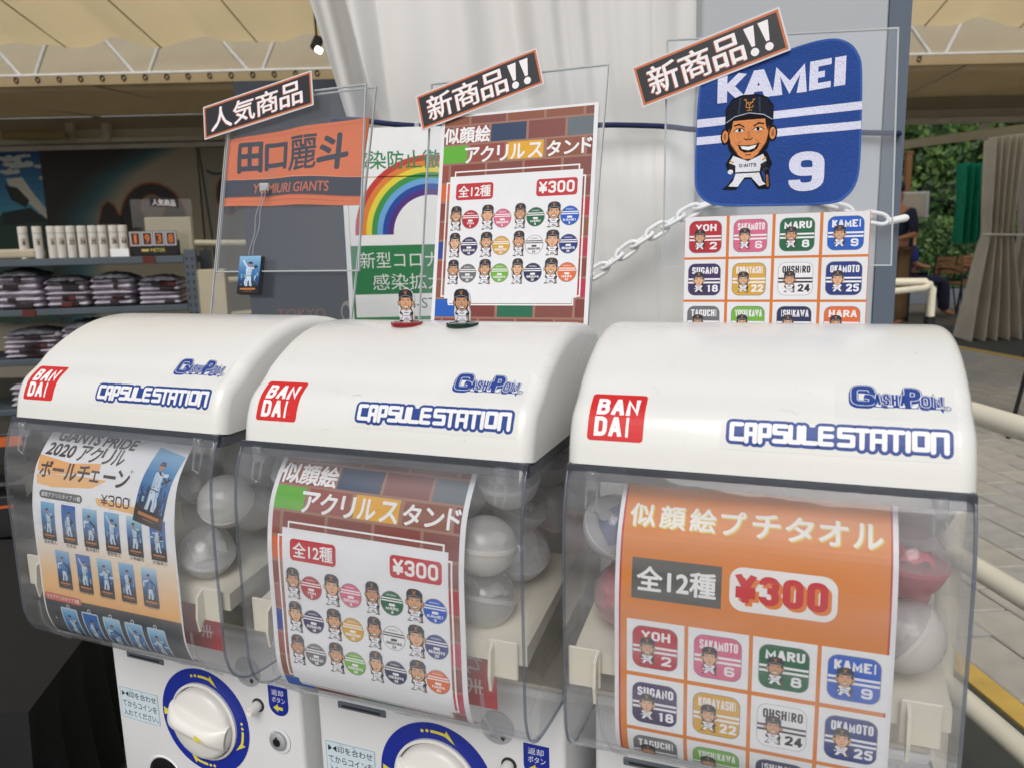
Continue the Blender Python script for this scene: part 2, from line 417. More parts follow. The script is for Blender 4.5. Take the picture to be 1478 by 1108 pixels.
        fr = [bm.verts.new((a, b, 0)) for a, b in s.outline]; bk = [bm.verts.new((a, b, -s.t)) for a, b in s.outline]
        fs = [bm.faces.new(fr), bm.faces.new(bk[::-1])] + [bm.faces.new((fr[i], bk[i], bk[(i + 1) % n], fr[(i + 1) % n])) for i in range(n)]
        for i, fc in enumerate(fs):
            for l_ in fc.loops: l_[cl] = s.base if (back is None or i == 0) else lin(back)
        if cutv:
            k = y0 + cutv
            while k < y1:
                bmesh.ops.bisect_plane(bm, geom=bm.verts[:] + bm.edges[:] + bm.faces[:], plane_co=(0, k, 0), plane_no=(0, 1, 0)); k += cutv
        if cutu:
            k = x0 + cutu
            while k < x1:
                bmesh.ops.bisect_plane(bm, geom=bm.verts[:] + bm.edges[:] + bm.faces[:], plane_co=(k, 0, 0), plane_no=(1, 0, 0)); k += cutu
        bmesh.ops.triangulate(bm, faces=[f for f in bm.faces if len(f.verts) > 4])
        for v in bm.verts: v.co = mp(v.co.x, v.co.y, v.co.z)
        me = bpy.data.meshes.new(name); bm.to_mesh(me); bm.free(); me.materials.append(material)
        o = bpy.data.objects.new(name, me); COL.objects.link(o)
        if parent is not None: o.parent = parent
        return o


def rr_pts(x, y, w_, h, r, n=6):
    P = []
    for cx, cy, a in ((x + w_ - r, y + r, -90), (x + w_ - r, y + h - r, 0), (x + r, y + h - r, 90), (x + r, y + r, 180)):
        for k in range(n + 1):
            q = R(a + 90 * k / n); P.append((cx + r * math.cos(q), cy + r * math.sin(q)))
    return P


def smooth_path(P, sub=5):
    P = [Vector((*p, 0)) if len(p) == 2 else Vector(p) for p in P]; O = []
    for i in range(len(P) - 1):
        a, b = P[i], P[i + 1]; p0 = P[i - 1] if i else a * 2 - b; p3 = P[i + 2] if i + 2 < len(P) else b * 2 - a
        for k in range(sub):
            t = k / sub
            O.append(.5 * ((2 * a) + (b - p0) * t + (2 * p0 - 5 * a + 4 * b - p3) * t * t + (3 * a - p0 - 3 * b + p3) * t ** 3))
    O.append(P[-1]); return O


class Prof:
    """curve in the (y, z) plane, evaluated by arc length"""
    def __init__(s, P, sub=6):
        s.p = [(v.x, v.y) for v in smooth_path(P, sub)]; s.s = [0]
        for a, b in zip(s.p, s.p[1:]): s.s.append(s.s[-1] + math.hypot(b[0] - a[0], b[1] - a[1]))
    def __call__(s, d):
        d = max(0, min(d, s.s[-1] - 1e-6)); i = max(k for k in range(len(s.s)) if s.s[k] <= d); i = min(i, len(s.s) - 2)
        t = (d - s.s[i]) / (s.s[i + 1] - s.s[i]); (a, b), (c, e) = s.p[i], s.p[i + 1]
        tx, ty = c - a, e - b; L_ = math.hypot(tx, ty)
        return a + tx * t, b + ty * t, tx / L_, ty / L_


# ------------------------------------------------------------------ materials
M = dict(
    lid=mat("lid_white_plastic", (226, 226, 222), rough=.26, var=.025, scale=4, bump=.05, bscale=14, spec=.5, coat=.25, dirt=.16, dirtcol=(186, 182, 170), rvar=.45),
    body=mat("body_white_plastic", (222, 223, 224), rough=.38, var=.03, scale=6, spec=.5, dirt=.10, dirtcol=(186, 182, 172)),
    knob=mat("knob_white", (228, 227, 222), rough=.3, var=.02, spec=.5),
    cream=mat("cream_tray_plastic", (214, 208, 190), rough=.45, var=.04),
    inner=mat("inner_grey_plastic", (206, 204, 198), rough=.6, var=.06),
    dark=mat("dark_plastic", (36, 36, 38), rough=.5, var=.1),
    steel=mat("lock_steel", (176, 178, 182), rough=.35, metal=.35, var=.05),
    blue=mat("blue_film", (24, 44, 150), rough=.35, var=.03),
    red=mat("red_card", (190, 32, 38), rough=.5, var=.03),
    rim=mat("window_rim_smoke", (96, 104, 114), rough=.3, var=.05),
    curtain=mat("white_vinyl_curtain", (224, 224, 222), rough=.45, var=.03, scale=3, bump=.06, bscale=30, transl=.12, dirt=.10, dirtcol=(176, 172, 162)),
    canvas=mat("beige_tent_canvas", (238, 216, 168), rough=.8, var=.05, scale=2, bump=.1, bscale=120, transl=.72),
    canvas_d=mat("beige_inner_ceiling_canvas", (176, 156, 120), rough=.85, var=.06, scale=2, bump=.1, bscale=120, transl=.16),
    canvas_c=mat("cream_roof_canvas", (246, 242, 228), rough=.8, var=.04, scale=2, transl=.8),
    tarp=mat("taupe_tent_curtain", (208, 200, 186), rough=.75, var=.08, scale=4, bump=.2, bscale=40, transl=.25, dirt=.2, dirtcol=(160, 150, 132)),
    green=mat("green_netting", (36, 158, 122), rough=.8, var=.15, scale=14, bump=.4, bscale=200, transl=.4),
    pole=mat("white_painted_steel", (200, 198, 190), rough=.45, var=.05, dirt=.15),
    wall=mat("tent_wall_panel", (168, 160, 146), rough=.7, var=.05, scale=3),
    pipe=mat("cream_coated_pipe", (226, 220, 200), rough=.38, var=.04, spec=.5, dirt=.14, dirtcol=(150, 140, 118)),
    black=mat("black_band", (20, 22, 26), rough=.5),
    pillar=mat("grey_pillar_paint", (176, 181, 186), rough=.5, var=.03, scale=2, bump=.05, dirt=.08, dirtcol=(120, 120, 120)),
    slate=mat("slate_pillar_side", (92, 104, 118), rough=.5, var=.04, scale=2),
    rope=mat("navy_rope", (22, 36, 78), rough=.8, bump=.6, bscale=500, var=.1),
    chain=mat("white_plastic_chain", (236, 237, 238), rough=.4, var=.03, dirt=.15, dirtcol=(170, 170, 165)),
    shelf=mat("grey_steel_shelf", (84, 94, 102), rough=.4, var=.08, metal=.3, spec=.4),
    shirt=mat("folded_white_jersey", (186, 180, 190), rough=.9, var=.25, scale=26, bump=.6, bscale=60),
    shirt_b=mat("folded_black_print", (34, 26, 28), rough=.8, var=.2, bump=.3),
    shirt_r=mat("folded_red_print", (92, 36, 30), rough=.8, var=.3),
    bag=mat("clear_bag_grey", (104, 104, 110), rough=.3, var=.4, scale=30, bump=.8, bscale=40),
    towelroll=mat("cream_folded_towel", (206, 192, 150), rough=.9, var=.08, bump=.3),
    mat_floor=mat("dark_floor_mat", (62, 66, 62), rough=.75, var=.12, scale=10, bump=.3, bscale=180, dirt=.4, dirtcol=(86, 88, 80)),
    cloth_b=mat("black_table_cloth", (16, 16, 17), rough=.8, var=.3, scale=12, bump=.3),
    paver=mat("grey_concrete_paver", (162, 161, 158), rough=.8, var=.15, scale=14, bump=.5, bscale=160, dirt=.5, dirtcol=(112, 110, 105)),
    paver2=mat("warm_concrete_paver", (168, 165, 157), rough=.8, var=.14, scale=11, bump=.5, bscale=160, dirt=.4, dirtcol=(116, 112, 104)),
    bounce_plaza=mat("bounce_plaza_concrete", (176, 172, 164), rough=.85, var=.08, scale=3, bump=.3, dirt=.25, dirtcol=(130, 126, 118)),
    joint=mat("sand_joint", (50, 48, 42), rough=.95, var=.2, scale=60, bump=.4),
    asphalt=mat("far_grey_road", (96, 100, 106), rough=.85, var=.1, scale=5, bump=.2),
    ground=mat("brown_ground", (104, 96, 82), rough=.9, var=.15, scale=2.5, bump=.3, dirt=.3),
    yellow=mat("yellow_edge_strip", (196, 164, 84), rough=.7, var=.12, scale=10, dirt=.5, dirtcol=(140, 128, 96)),
    grass=mat("verge_grass", (78, 110, 66), rough=.95, var=.3, scale=12, bump=.8, bscale=60),
    leaf=mat("hedge_leaf", (50, 82, 36), rough=.55, var=.5, scale=2.2, transl=.3),
    leaf2=mat("hedge_leaf_light", (98, 128, 62), rough=.5, var=.4, scale=3, transl=.35),
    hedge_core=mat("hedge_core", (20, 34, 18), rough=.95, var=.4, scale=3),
    wood=mat("brown_chair_weave", (124, 84, 50), rough=.6, var=.2, scale=30, bump=.4),
    metal=mat("dark_chair_steel", (52, 52, 54), rough=.35, metal=.7),
    skin=mat("skin_tone", (176, 124, 92), rough=.6, var=.06),
    hair=mat("black_hair", (22, 18, 16), rough=.6, var=.2),
    navy=mat("navy_shirt_cloth", (34, 36, 62), rough=.85, var=.12, bump=.3),
    royal=mat("blue_shirt_cloth", (42, 50, 128), rough=.85, var=.12, bump=.3),
    khaki=mat("tan_trouser_cloth", (128, 100, 70), rough=.85, var=.12, bump=.3),
    box=mat("cardboard_cream", (180, 170, 146), rough=.8, var=.08),
    capw=mat("capsule_frosted_shell", (236, 234, 228), rough=.35, var=.05, transl=.5),
    papr=print_mat("printed_paper", rough=.42, coat=.05, spec=.4),
    film=print_mat("printed_film", rough=.42, coat=.05, spec=.35),
    terry=print_mat("printed_terry_towel", rough=.95, bump=1.6, bscale=620, spec=.1),
    cotton=print_mat("printed_cotton_towel", rough=.9, bump=.5, bscale=700, spec=.15),
    banner=print_mat("printed_banner", rough=.6),
    acr=clear_mat("clear_acrylic_face", (.975, .98, .985), rough=.02, haze=.010, wob=.05, wscale=4),
    acr_m=clear_mat("milky_acrylic_face", (.96, .97, .98), rough=.05, haze=.022, hazecol=(.78, .84, .92)),
    acr_e=mat("acrylic_edge", (206, 212, 214), rough=.2, var=.03, transl=.4, spec=.8),
    win=clear_mat("clear_window_polycarbonate", (.95, .955, .965), rough=.035, haze=.125, hazecol=(.80, .82, .85), wob=.45, wscale=11, refl_streak=(.5, 1, 3.2)),  # streaked haze paints reflections onto the clear cover
    win_e=clear_mat("window_edge_smoke", (.66, .70, .76), rough=.05, haze=.18, hazecol=(.42, .47, .55), ior=1.6),
    cap=clear_mat("clear_capsule_shell", (.93, .94, .95), rough=.07, haze=.24, hazecol=(.92, .92, .92), ior=1.55, wob=.5, wscale=50),
    cap2=clear_mat("milky_capsule_shell", (.88, .89, .90), rough=.1, haze=.46, hazecol=(.93, .92, .91), ior=1.55, wob=.4, wscale=40),
    cap_r=clear_mat("red_capsule_shell", (.95, .66, .69), rough=.12, haze=.38, hazecol=(.88, .46, .50)),
    rimc=clear_mat("rim_clear_grey", (.42, .45, .50), rough=.06, haze=.30, hazecol=(.20, .22, .25), ior=1.5),
    discg=mat("grey_plastic_disc", (176, 178, 182), rough=.4, var=.04),
)
m, nt_, out_ = new_mat("lit_lamp_face"); e = nt_.nodes.new("ShaderNodeEmission")
e.inputs[0].default_value = (1, .93, .72, 1); e.inputs[1].default_value = 4; nt_.links.new(e.outputs[0], out_.inputs[0]); M['lamp'] = m

# ------------------------------------------------------------------ ground
def sheet(name, x0, x1, y0, y1, z, material, kind='structure'):
    o = MB().add([(x0, y0, z), (x1, y0, z), (x1, y1, z), (x0, y1, z)], [(0, 1, 2, 3)]).build(name, material)
    return tag(o, kind=kind)


AX = R(-4.0)      # the path, rails and kerb lines run a little left of straight ahead
def along(X, Y, z=0.0):
    """X metres beside, Y metres along the path direction"""
    return Vector((X + math.tan(AX) * Y, Y, z))


def astrip(name, X0, X1, Y0, Y1, z, material, t=0):
    mb = MB(); P = [along(X0, Y0, z), along(X1, Y0, z), along(X1, Y1, z), along(X0, Y1, z)]
    if t: mb.add(P + [p - Vector((0, 0, t)) for p in P], [(0, 1, 2, 3), (0, 4, 5, 1), (1, 5, 6, 2), (2, 6, 7, 3), (3, 7, 4, 0)])
    else: mb.add(P, [(0, 1, 2, 3)])
    return mb.build(name, material)


sheet("ground", -60, 60, -20, 120, -.02, M['ground'])
tag(astrip("bounce_plaza", -7, 1.20, -14, .25, .0, M['bounce_plaza'], .018), kind='structure')  # unseen pale ground, added to bounce light up at the machine fronts
tag(astrip("floor_mat", -6, 1.20, .255, 9, .0, M['mat_floor'], .018), kind='structure')
tag(astrip("yellow_kerb_line", 1.203, 1.262, -3, 12, .004, M['yellow'], .02), kind='structure')
tag(astrip("paving_bed", 1.265, 4.96, -3, 12, -.012, M['joint'], .006), kind='structure')
tag(astrip("yellow_kerb_line", 4.965, 5.06, -3, 12, .004, M['yellow'], .02), kind='structure')
tag(astrip("tent_floor", 5.065, 14, -3, 9.6, .0, M['mat_floor'], .018), kind='structure')
pave = tag(bpy.data.objects.new("paving", None), kind='structure'); COL.objects.link(pave)
PM = []
for j in range(4):
    mb = MB(); mb.rbox((0, 0, 0), (.140, .289, .03), r=.004, seg=1)
    o = mb.build("paver", [M['paver'], M['paver2']][j % 2]); PM.append(o.data)
    bpy.data.objects.remove(o)
def px_of(p):
    q = Vector(p) - Vector((0, 0, H)); z = q.dot(fw)
    return (739 + F * q.dot(RIGHT) / z, 554 + F * q.dot(DOWN) / z) if z > .05 else (-9999, -9999)
rest = MB(); cand = []
for i in range(25):
    for j in range(-2, 42):
        X = 1.268 + .074 + i * .1478; Y = j * .2965 + (.148 if i % 2 else 0)
        z = -.0155 + random.uniform(-.0012, .0012); p = along(X, Y, z)
        a, b = px_of(p); seen = 1370 < a < 1500 and 470 < b < 1130
        cand.append((seen, Y, p, random.random()))
shown = sorted([c for c in cand if c[0]], key=lambda c: c[1])[:290]
ids = set(id(c) for c in shown)
for c in cand:
    rot = Matrix.Rotation(-AX + random.uniform(-.006, .006), 3, 'Z')
    if id(c) in ids:
        o = bpy.data.objects.new("paver", PM[int(c[3] * 4)]); COL.objects.link(o); o.parent = pave
        o.location = c[2]; o.rotation_euler = (random.uniform(-.006, .006), random.uniform(-.006, .006), -AX)
    else: rest.box(c[2], (.143, .292, .03), rot=rot)
tag(rest.build("far_pavers", M['paver'], pave), kind='stuff')
sheet("road", -20, 40, 13.2, 17.5, -.012, M['asphalt'])
go = sheet("verge", -20, 40, 17.6, 24, .02, M['grass'])

# ------------------------------------------------------------------ far hedge, trees
def foliage(name, x0, x1, y0, y1, z0, z1, n, size, parent, mats=(0, 1), bumpy=.5, seed=1):
    rnd = random.Random(seed); mb = MB()
    for _ in range(n):
        x = rnd.uniform(x0, x1); z = rnd.uniform(z0, z1)
        y = y0 + (y1 - y0) * rnd.random() ** 2 + bumpy * mnoise.noise(Vector((x * .9, z * .9, seed)))
        s_ = size * rnd.uniform(.5, 1.4); a = rnd.uniform(0, 6.28); b = rnd.uniform(-1.1, 1.1)
        u = Vector((math.cos(a), math.sin(b) * .5, math.sin(a))).normalized(); v_ = u.cross(Vector((math.sin(b), -1, rnd.uniform(-.6, .9)))).normalized()
        c = Vector((x, y, z)); mi = 1 if (mnoise.noise(Vector((x * 1.3, z * 1.3, 5))) + rnd.uniform(-.5, .5)) > .12 else 0
        mb.add([c - u * s_, c + v_ * s_ * .45, c + u * s_, c - v_ * s_ * .45], [(0, 1, 2, 3)], mi)
    return mb.build(name, [M['leaf'], M['leaf2']], parent, recalc=False)


hg = thing("tall_hedge", "tall dense dark green hedge of trees beyond the road", "hedge", loc=(9, 21, 0))
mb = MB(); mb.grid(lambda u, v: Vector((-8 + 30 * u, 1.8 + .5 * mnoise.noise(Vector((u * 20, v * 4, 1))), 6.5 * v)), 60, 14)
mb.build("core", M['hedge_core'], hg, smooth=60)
o = foliage("leaf_mass", -3, 12, .4, 1.6, .9, 6.4, 15000, .13, hg, seed=3); tag(o, kind='stuff')
hb = thing("low_hedge", "low clipped hedge in front of the tall trees, behind the grass verge", "hedge", loc=(9, 19.4, 0))
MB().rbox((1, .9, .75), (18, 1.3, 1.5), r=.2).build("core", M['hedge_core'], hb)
o = foliage("leaf_mass", -3, 9, .1, .3, .15, 1.62, 6500, .06, hb, bumpy=.08, seed=4); tag(o, kind='stuff')

# ------------------------------------------------------------------ tent behind
tent = thing("market_tent", "large beige canvas tent with scalloped ceiling edge and white truss", "tent", loc=(0, 0, 0))
YE = 5.0
def ceil_fn(u, v):
    x = -6.5 + 14 * u; y = YE - v * 2.6
    per = 1.0 / .585; ph = (x + 1.22) * per
    edge = abs(math.sin(math.pi * ph))           # scallop sag between the hooks
    z = 2.385 - .045 * edge * (1 - v) ** 4 + .215 * (YE - y) - .03 * edge * v ** .5 + .012 * math.sin(ph * 9 + 4 * v)
    y2 = y + (.02 * edge if v == 0 else 0)
    return Vector((x, y2, z))
mb = MB(); mb.grid(ceil_fn, 420, 26); mb.build("ceiling_cloth", M['canvas'], tent, smooth=80)
for k in range(24):
    x = -1.22 - .585 * 9 + .585 * k + .29
    a = ceil_fn((x + 6.5) / 14, 0); pts = [ceil_fn((x - .25 * v + 6.5) / 14, v) - Vector((0, 0, .003)) for v in [i / 8 for i in range(9)]]
    if -6.4 < x - .25 and x < 7.4:
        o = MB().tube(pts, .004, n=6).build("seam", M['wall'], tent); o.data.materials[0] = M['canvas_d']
zc = at(200, 108, 5.3).z; zc_b = at(200, 119, 5.3).z
for side, xa, xb in (("l", -6.5, 7.5),):
    mb = MB(); mb.tube([(xa, 5.32, zc + .012), (xb, 5.32, zc + .012)], .012, n=10); mb.build("truss_chord", M['pole'], tent, smooth=60)
    mb = MB(); mb.tube([(xa, 5.32, zc + .50), (xb, 5.32, zc + .50)], .02, n=10); mb.build("truss_chord", M['pole'], tent, smooth=60)
x = at(28, 100, 5.32).x - .745 * 6
for k in range(18):
    for dx0, dx1 in ((-.40, 0.0), (.33, .09)):
        xx = x + .745 * k
        mb = MB(); mb.tube([(xx + dx0, 5.33, zc + .5), (xx + dx1, 5.33, zc + .01)], .013, n=8); mb.build("truss_web", M['pole'], tent, smooth=60)
# hem strip with eyelets under the chord
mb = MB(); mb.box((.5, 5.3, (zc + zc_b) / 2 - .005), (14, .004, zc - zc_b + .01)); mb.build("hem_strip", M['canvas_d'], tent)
for k in range(46):
    xx = -6 + .135 * 2.1 * k * .5 * 2 * .5 + 0
    xx = -3.6 + .14 * k
    if xx > 5: break
    mb = MB(); P_ = []
    for q in range(12):
        a = 2 * math.pi * q / 12; P_.append((xx + .013 * math.cos(a), 5.293, zc - .018 + .016 * math.sin(a)))
    mb.tube(P_, .0035, n=6, closed=True); mb.build("lacing_ring", M['metal'], tent, smooth=60)
# inner ceiling and back roof
zi = at(200, 121, 5.34).z; zb = at(200, 167, 7.0).z
mb = MB(); mb.grid(lambda u, v: Vector((-7 + 15 * u, 5.34 + 1.66 * v, zi + (zb - zi) * v - .02 * math.sin(math.pi * v) * abs(math.sin(u * 24)))), 120, 8)
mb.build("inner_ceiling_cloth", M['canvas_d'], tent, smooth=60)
for k in range(10):
    xx = -5 + 1.15 * k
    MB().tube([(xx, 5.36, zi - .006), (xx + .35, 6.98, zb - .012)], .006, n=6).build("seam", M['tarp'], tent)
mb = MB(); mb.grid(lambda u, v: Vector((-8 + 17 * u, 5.5 + 2.6 * v, zc + .03 + 1.9 * v + .03 * math.sin(u * 40))), 100, 8)
mb.build("roof_cloth", M['canvas_c'], tent, smooth=60)
# head beams of the rear frame
def hbeam(y0px, y1px, Y, xa, xb, material, name, d=.06):
    a = at(200, y0px, Y).z; b = at(200, y1px, Y).z
    MB().box(((xa + xb) / 2, Y, (a + b) / 2), (xb - xa, d, a - b)).build(name, material, tent)
hbeam(168, 186, 7.0, -7, 8, M['wall'], "head_panel", .03)
hbeam(186.5, 199, 6.98, -7, 8, M['pole'], "head_panel", .03)
hbeam(199.5, 206, 6.9, -7, 8, M['pole'], "beam", .10)
hbeam(208, 215, 6.92, -7, -1.0, M['pole'], "beam", .06)
for px_, w_ in ((150, 7), (98, 3), (1425, 9)):
    p = at(px_, 190, 6.8); MB().rbox((p.x, 6.85, p.z), (.06, .06, .14), r=.006).build("bracket", M['pole'], tent)
# diagonal stay, right
MB().tube([at(1270, 214, 6.6), at(1478, 186, 6.2)], .035, n=10).build("stay_pole", M['canvas_c'], tent, smooth=60)
# rear wall panel behind the shelves
MB().box((-5.2, 7.12, 1.05), (8.4, .03, 2.3)).build("rear_wall", M['wall'], tent)
MB().box((-9.3, 5.6, 1.2), (.03, 3.2, 2.6)).build("side_wall", M['tarp'], tent)
# rolled canvas below the head beam
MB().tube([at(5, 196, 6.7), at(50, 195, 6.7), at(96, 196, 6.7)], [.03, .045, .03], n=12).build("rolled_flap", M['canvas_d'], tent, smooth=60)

# spotlight
sp_ = at(458, 72, 4.2)
sl = thing("spotlight", "small black spotlight with a lit face hanging beside the white curtain", "lamp", loc=sp_)
rot = Matrix.Rotation(R(28), 3, 'Y')
MB().rbox((0, 0, .03), (.045, .05, .075), r=.01, rot=rot).build("housing", M['dark'], sl, smooth=40)
MB().rbox((0.012, -.022, -.008), (.036, .03, .03), r=.008, rot=rot).build("lamp_face", M['lamp'], sl, smooth=40)
MB().tube([(0, 0, .06), (-.01, .02, .32)], .006, n=8).build("hanger", M['dark'], sl)

# ------------------------------------------------------------------ banners on the rear wall
def plane_map(o, ex, up, k=.001, n=None, warp=None):
    """mm artwork -> plane with top-left corner o"""
    n = n or ex.cross(up).normalized()
    if n.y > 0 and abs(n.y) > .2: n = -n
    def f(u, v, h):
        p = o + ex * (u * k) - up * (v * k) + n * h
        if warp: p = p + n * warp(u, v)
        return p
    return f
EX, EZ = Vector((1, 0, 0)), Vector((0, 0, 1))
p0 = at(-60, 217, 6.95); p1 = at(66, 217, 6.95); W1 = (p1.x - p0.x) * 1000
P = Print([(0, 0), (W1, 0), (W1, 1500), (0, 1500)], (30, 84, 140), .004)
for k in range(12): P.rect(0, 60 * k, W1, 60, (28 + 5 * k, 82 + 8 * k, 142 + 5 * k), .5)
for (cx, cy, a, b) in ((430, 80, 70, 22), (500, 130, 90, 26), (560, 60, 40, 12), (700, 150, 45, 14), (420, 190, 60, 20), (740, 250, 50, 22)):
    for q in range(5): P.ell(cx + (q - 2) * a * .5, cy + (q % 2) * b * .4, a * .5, b * (.7 + .3 * (q % 3)), (196, 206, 206), 1 + .1 * q, n=14)
P.poly([(380, 250), (520, 240), (600, 380), (700, 520), (760, 600), (690, 600), (560, 470), (420, 400)], (206, 206, 196), 2)
P.poly([(360, 300), (470, 330), (560, 440), (520, 500), (400, 430)], (26, 40, 36), 3)
P.rect(0, 560, W1, 940, (34, 66, 60), 1.6); P.poly([(300, 540), (560, 500), (700, 620), (300, 650)], (20, 40, 40), 3.2)
o = P.build("poster_banner", plane_map(p0 + Vector((0, 0, 0)), EX, EZ), M['banner'])
tag(o, "blue sky and clouds photo banner on the far left of the tent's rear wall", "banner")
p0 = at(56, 217, 6.9); p1 = at(283, 217, 6.9); W1 = (p1.x - p0.x) * 1000
P = Print([(0, 0), (W1, 0), (W1, 1500), (0, 1500)], (30, 28, 26), .004)
N_ = 26
for k in range(N_):       # printed fade from black through teal to putty
    t = k / (N_ - 1); c0, c1, c2 = (30, 28, 26), (40, 84, 96), (150, 142, 126)
    if t < .4: c = [c0[i] + (c1[i] - c0[i]) * t / .4 for i in range(3)]
    else: c = [c1[i] + (c2[i] - c1[i]) * min(1, (t - .4) / .35) for i in range(3)]
    x = 240 + 26 * k; P.poly([(x + 500, 0), (W1, 0), (W1, 1500), (x - 330, 1500), (x - 230, 560), (x + 60, 240)], c, .2 + .05 * k)
for (cx, cy, ro, ri, ky) in ((930, 620, 285, 75, 1.12),):
    P.ell(cx, cy, ro + 14, (ro + 14) * ky, (150, 84, 44), 3); P.ell(cx, cy, ro, ro * ky, (38, 34, 34), 3.3)
    P.ell(cx, cy - 120, ri + 34, ri + 34, (150, 84, 44), 3.6); P.ell(cx, cy - 120, ri + 22, ri + 22, (120, 116, 110), 3.9)
P.poly([(430, 640), (480, 480), (540, 430), (600, 470), (680, 640)], (150, 84, 44), 3); P.poly([(446, 640), (490, 492), (540, 446), (590, 480), (664, 640)], (38, 34, 34), 3.3)
o = P.build("poster_banner", plane_map(p0, EX, EZ), M['banner'])
tag(o, "dark banner fading to putty with black orange-edged letters behind the tubes", "banner")
p0 = at(285, 214, 6.9); p1 = at(560, 214, 6.9); W1 = (p1.x - p0.x) * 1000
P = Print([(0, 0), (W1, 0), (W1, 1500), (0, 1500)], (140, 134, 120), .004)
P.poly([(0, 0), (18, 0), (120, 1500), (100, 1500)], (40, 52, 58), 1)
P.ell(230, 400, 110, 180, (150, 84, 44), 2); P.ell(230, 400, 98, 168, (46, 42, 46), 2.3); P.ell(330, 400, 110, 130, (140, 134, 120), 2.6)
P.ell(150, 190, 90, 40, (46, 60, 70), 1.4); P.ell(160, 168, 90, 40, (140, 134, 120), 1.7)
o = P.build("poster_banner", plane_map(p0, EX, EZ), M['banner'])
tag(o, "putty grey banner with black orange-edged letter shapes left of the white curtain", "banner")

# ------------------------------------------------------------------ shelf unit with goods
SA = R(12.8); sx_, sy_ = math.cos(SA), math.sin(SA)
def shp(px, py, d=0.0):
    """point on the shelf's front plane seen at px, py, pushed back by d"""
    base = Vector((at(0, 380, 3.3).x, 3.3, 0)); n = Vector((-sy_, sx_, 0))
    ray = at(px, py, 1.0) - Vector((0, 0, H)); o = Vector((0, 0, H))
    t = (base - o).dot(n) / ray.dot(n); return o + ray * t + n * d
SR = Matrix.Rotation(SA, 3, 'Z')
su = thing("shelf_unit", "grey steel slotted-angle shelf unit holding tubes and folded jerseys", "shelf", loc=(0, 0, 0))
DEP = .42; tiers = []
xr = shp(276, 380).x
for yl, h_ in ((375, .032), (449, .028), (521, .026), (592, .026), (668, .026)):
    z = shp(0, yl).z; tiers.append(z)
    a = shp(-160, 400); b = shp(268, 400); c = (a + b) / 2 + SR @ Vector((0, DEP / 2, 0)); L_ = (b - a).length
    MB().rbox((c.x, c.y, z - h_ / 2), (L_, DEP, h_), r=.003, rot=SR, seg=1).build("shelf_board", M['shelf'], su)
    for pxt in (([215] if yl == 375 else []) + ([42] if yl == 449 else [])):
        q = shp(pxt, yl, -.004); MB().box((q.x, q.y, z - h_ * .5), (.05, .003, .03), rot=SR).build("price_tag", M['shirt_r'], su)
for pxu in (270, -150):
    for dd in (0.0, DEP):
        q = shp(pxu + 6, 400, dd); mb = MB()
        mb.box((q.x, q.y, .53), (.045, .003, 1.12), rot=SR); mb.box((q.x + .022, q.y + .02, .53), (.003, .042, 1.12), rot=SR)
        mb.build("upright", M['shelf'], su)
        mb = MB()
        for k in range(26):
            for dx in (-.012, .010): mb.box((q.x + dx, q.y - .002 + dx * sy_, .2 + k * .034), (.006, .003, .012), rot=SR)
        if dd == 0.0: mb.build("slot_row", M['black'], su)
z0 = tiers[0]
# tubes
tubeM = mat("tube_white_card", (214, 210, 202), rough=.5, var=.04)
for ti_, (px_, num) in enumerate(((31, "8"), (52, "9"), (73, "6"), (86, "18"), (101, "22"), (117, "24"), (133, "25"), (147, "29"), (163, "36"), (177, "44"))):
    q = shp(px_, 375, .05); r_ = .0185; hh = .135
    t = thing("number_tube", f"white tube printed {num}, {['first','second','third','fourth','fifth','sixth','seventh','eighth','ninth','tenth'][ti_]} from the left on the top shelf", "tube", "numbered tubes on the top shelf", loc=(q.x, q.y, z0 + .001), rz=SA - R(30))
    MB().lathe([(r_ * .97, 0), (r_, .003), (r_, hh * .8), (r_ * 1.01, hh * .81), (r_ * 1.01, hh * .985), (r_ * .9, hh)], n=24).build("tube_body", tubeM, t, smooth=40)
    MB().lathe([(r_ * 1.012, hh * .78), (r_ * 1.012, hh * .79)], n=24).build("cap_line", M['metal'], t)
    Pn = Print([(0, 0), (22, 0), (22, 30), (0, 30)], (196, 188, 172), .0002)
    Pn.block(num, 1.5 if len(num) > 1 else 6, 8, 19 if len(num) > 1 else 10, 19, (30, 22, 22), 1, wt=.2); Pn.rect(3, 1, 16, 2.5, (120, 50, 40), 1)
    def cm(u, v, h, r_=r_, hh=hh):
        a = (u - 11) * .001 / r_ + R(30) - math.pi / 2 + R(20) ; rr = r_ + .0006 + h; return Vector((rr * math.cos(a), rr * math.sin(a), hh * .62 - v * .001))
    Pn.build("number_print", cm, M['film'], t, cutu=4)
# stack of leaflets, left end
q = shp(10, 374, .1); o = MB().rbox((q.x, q.y, z0 + .022), (.2, .14, .04), r=.01, rot=SR).build("leaflet_pile", M['box']); tag(o, "low pile of leaflets at the left end of the top shelf", "leaflets")
q = shp(171, 366, .02)
o = MB().box((q.x, q.y, z0 + .018), (.075, .002, .034), rot=SR).build("price_card", M['chain']); tag(o, "small white price card in front of the last tubes", "card")
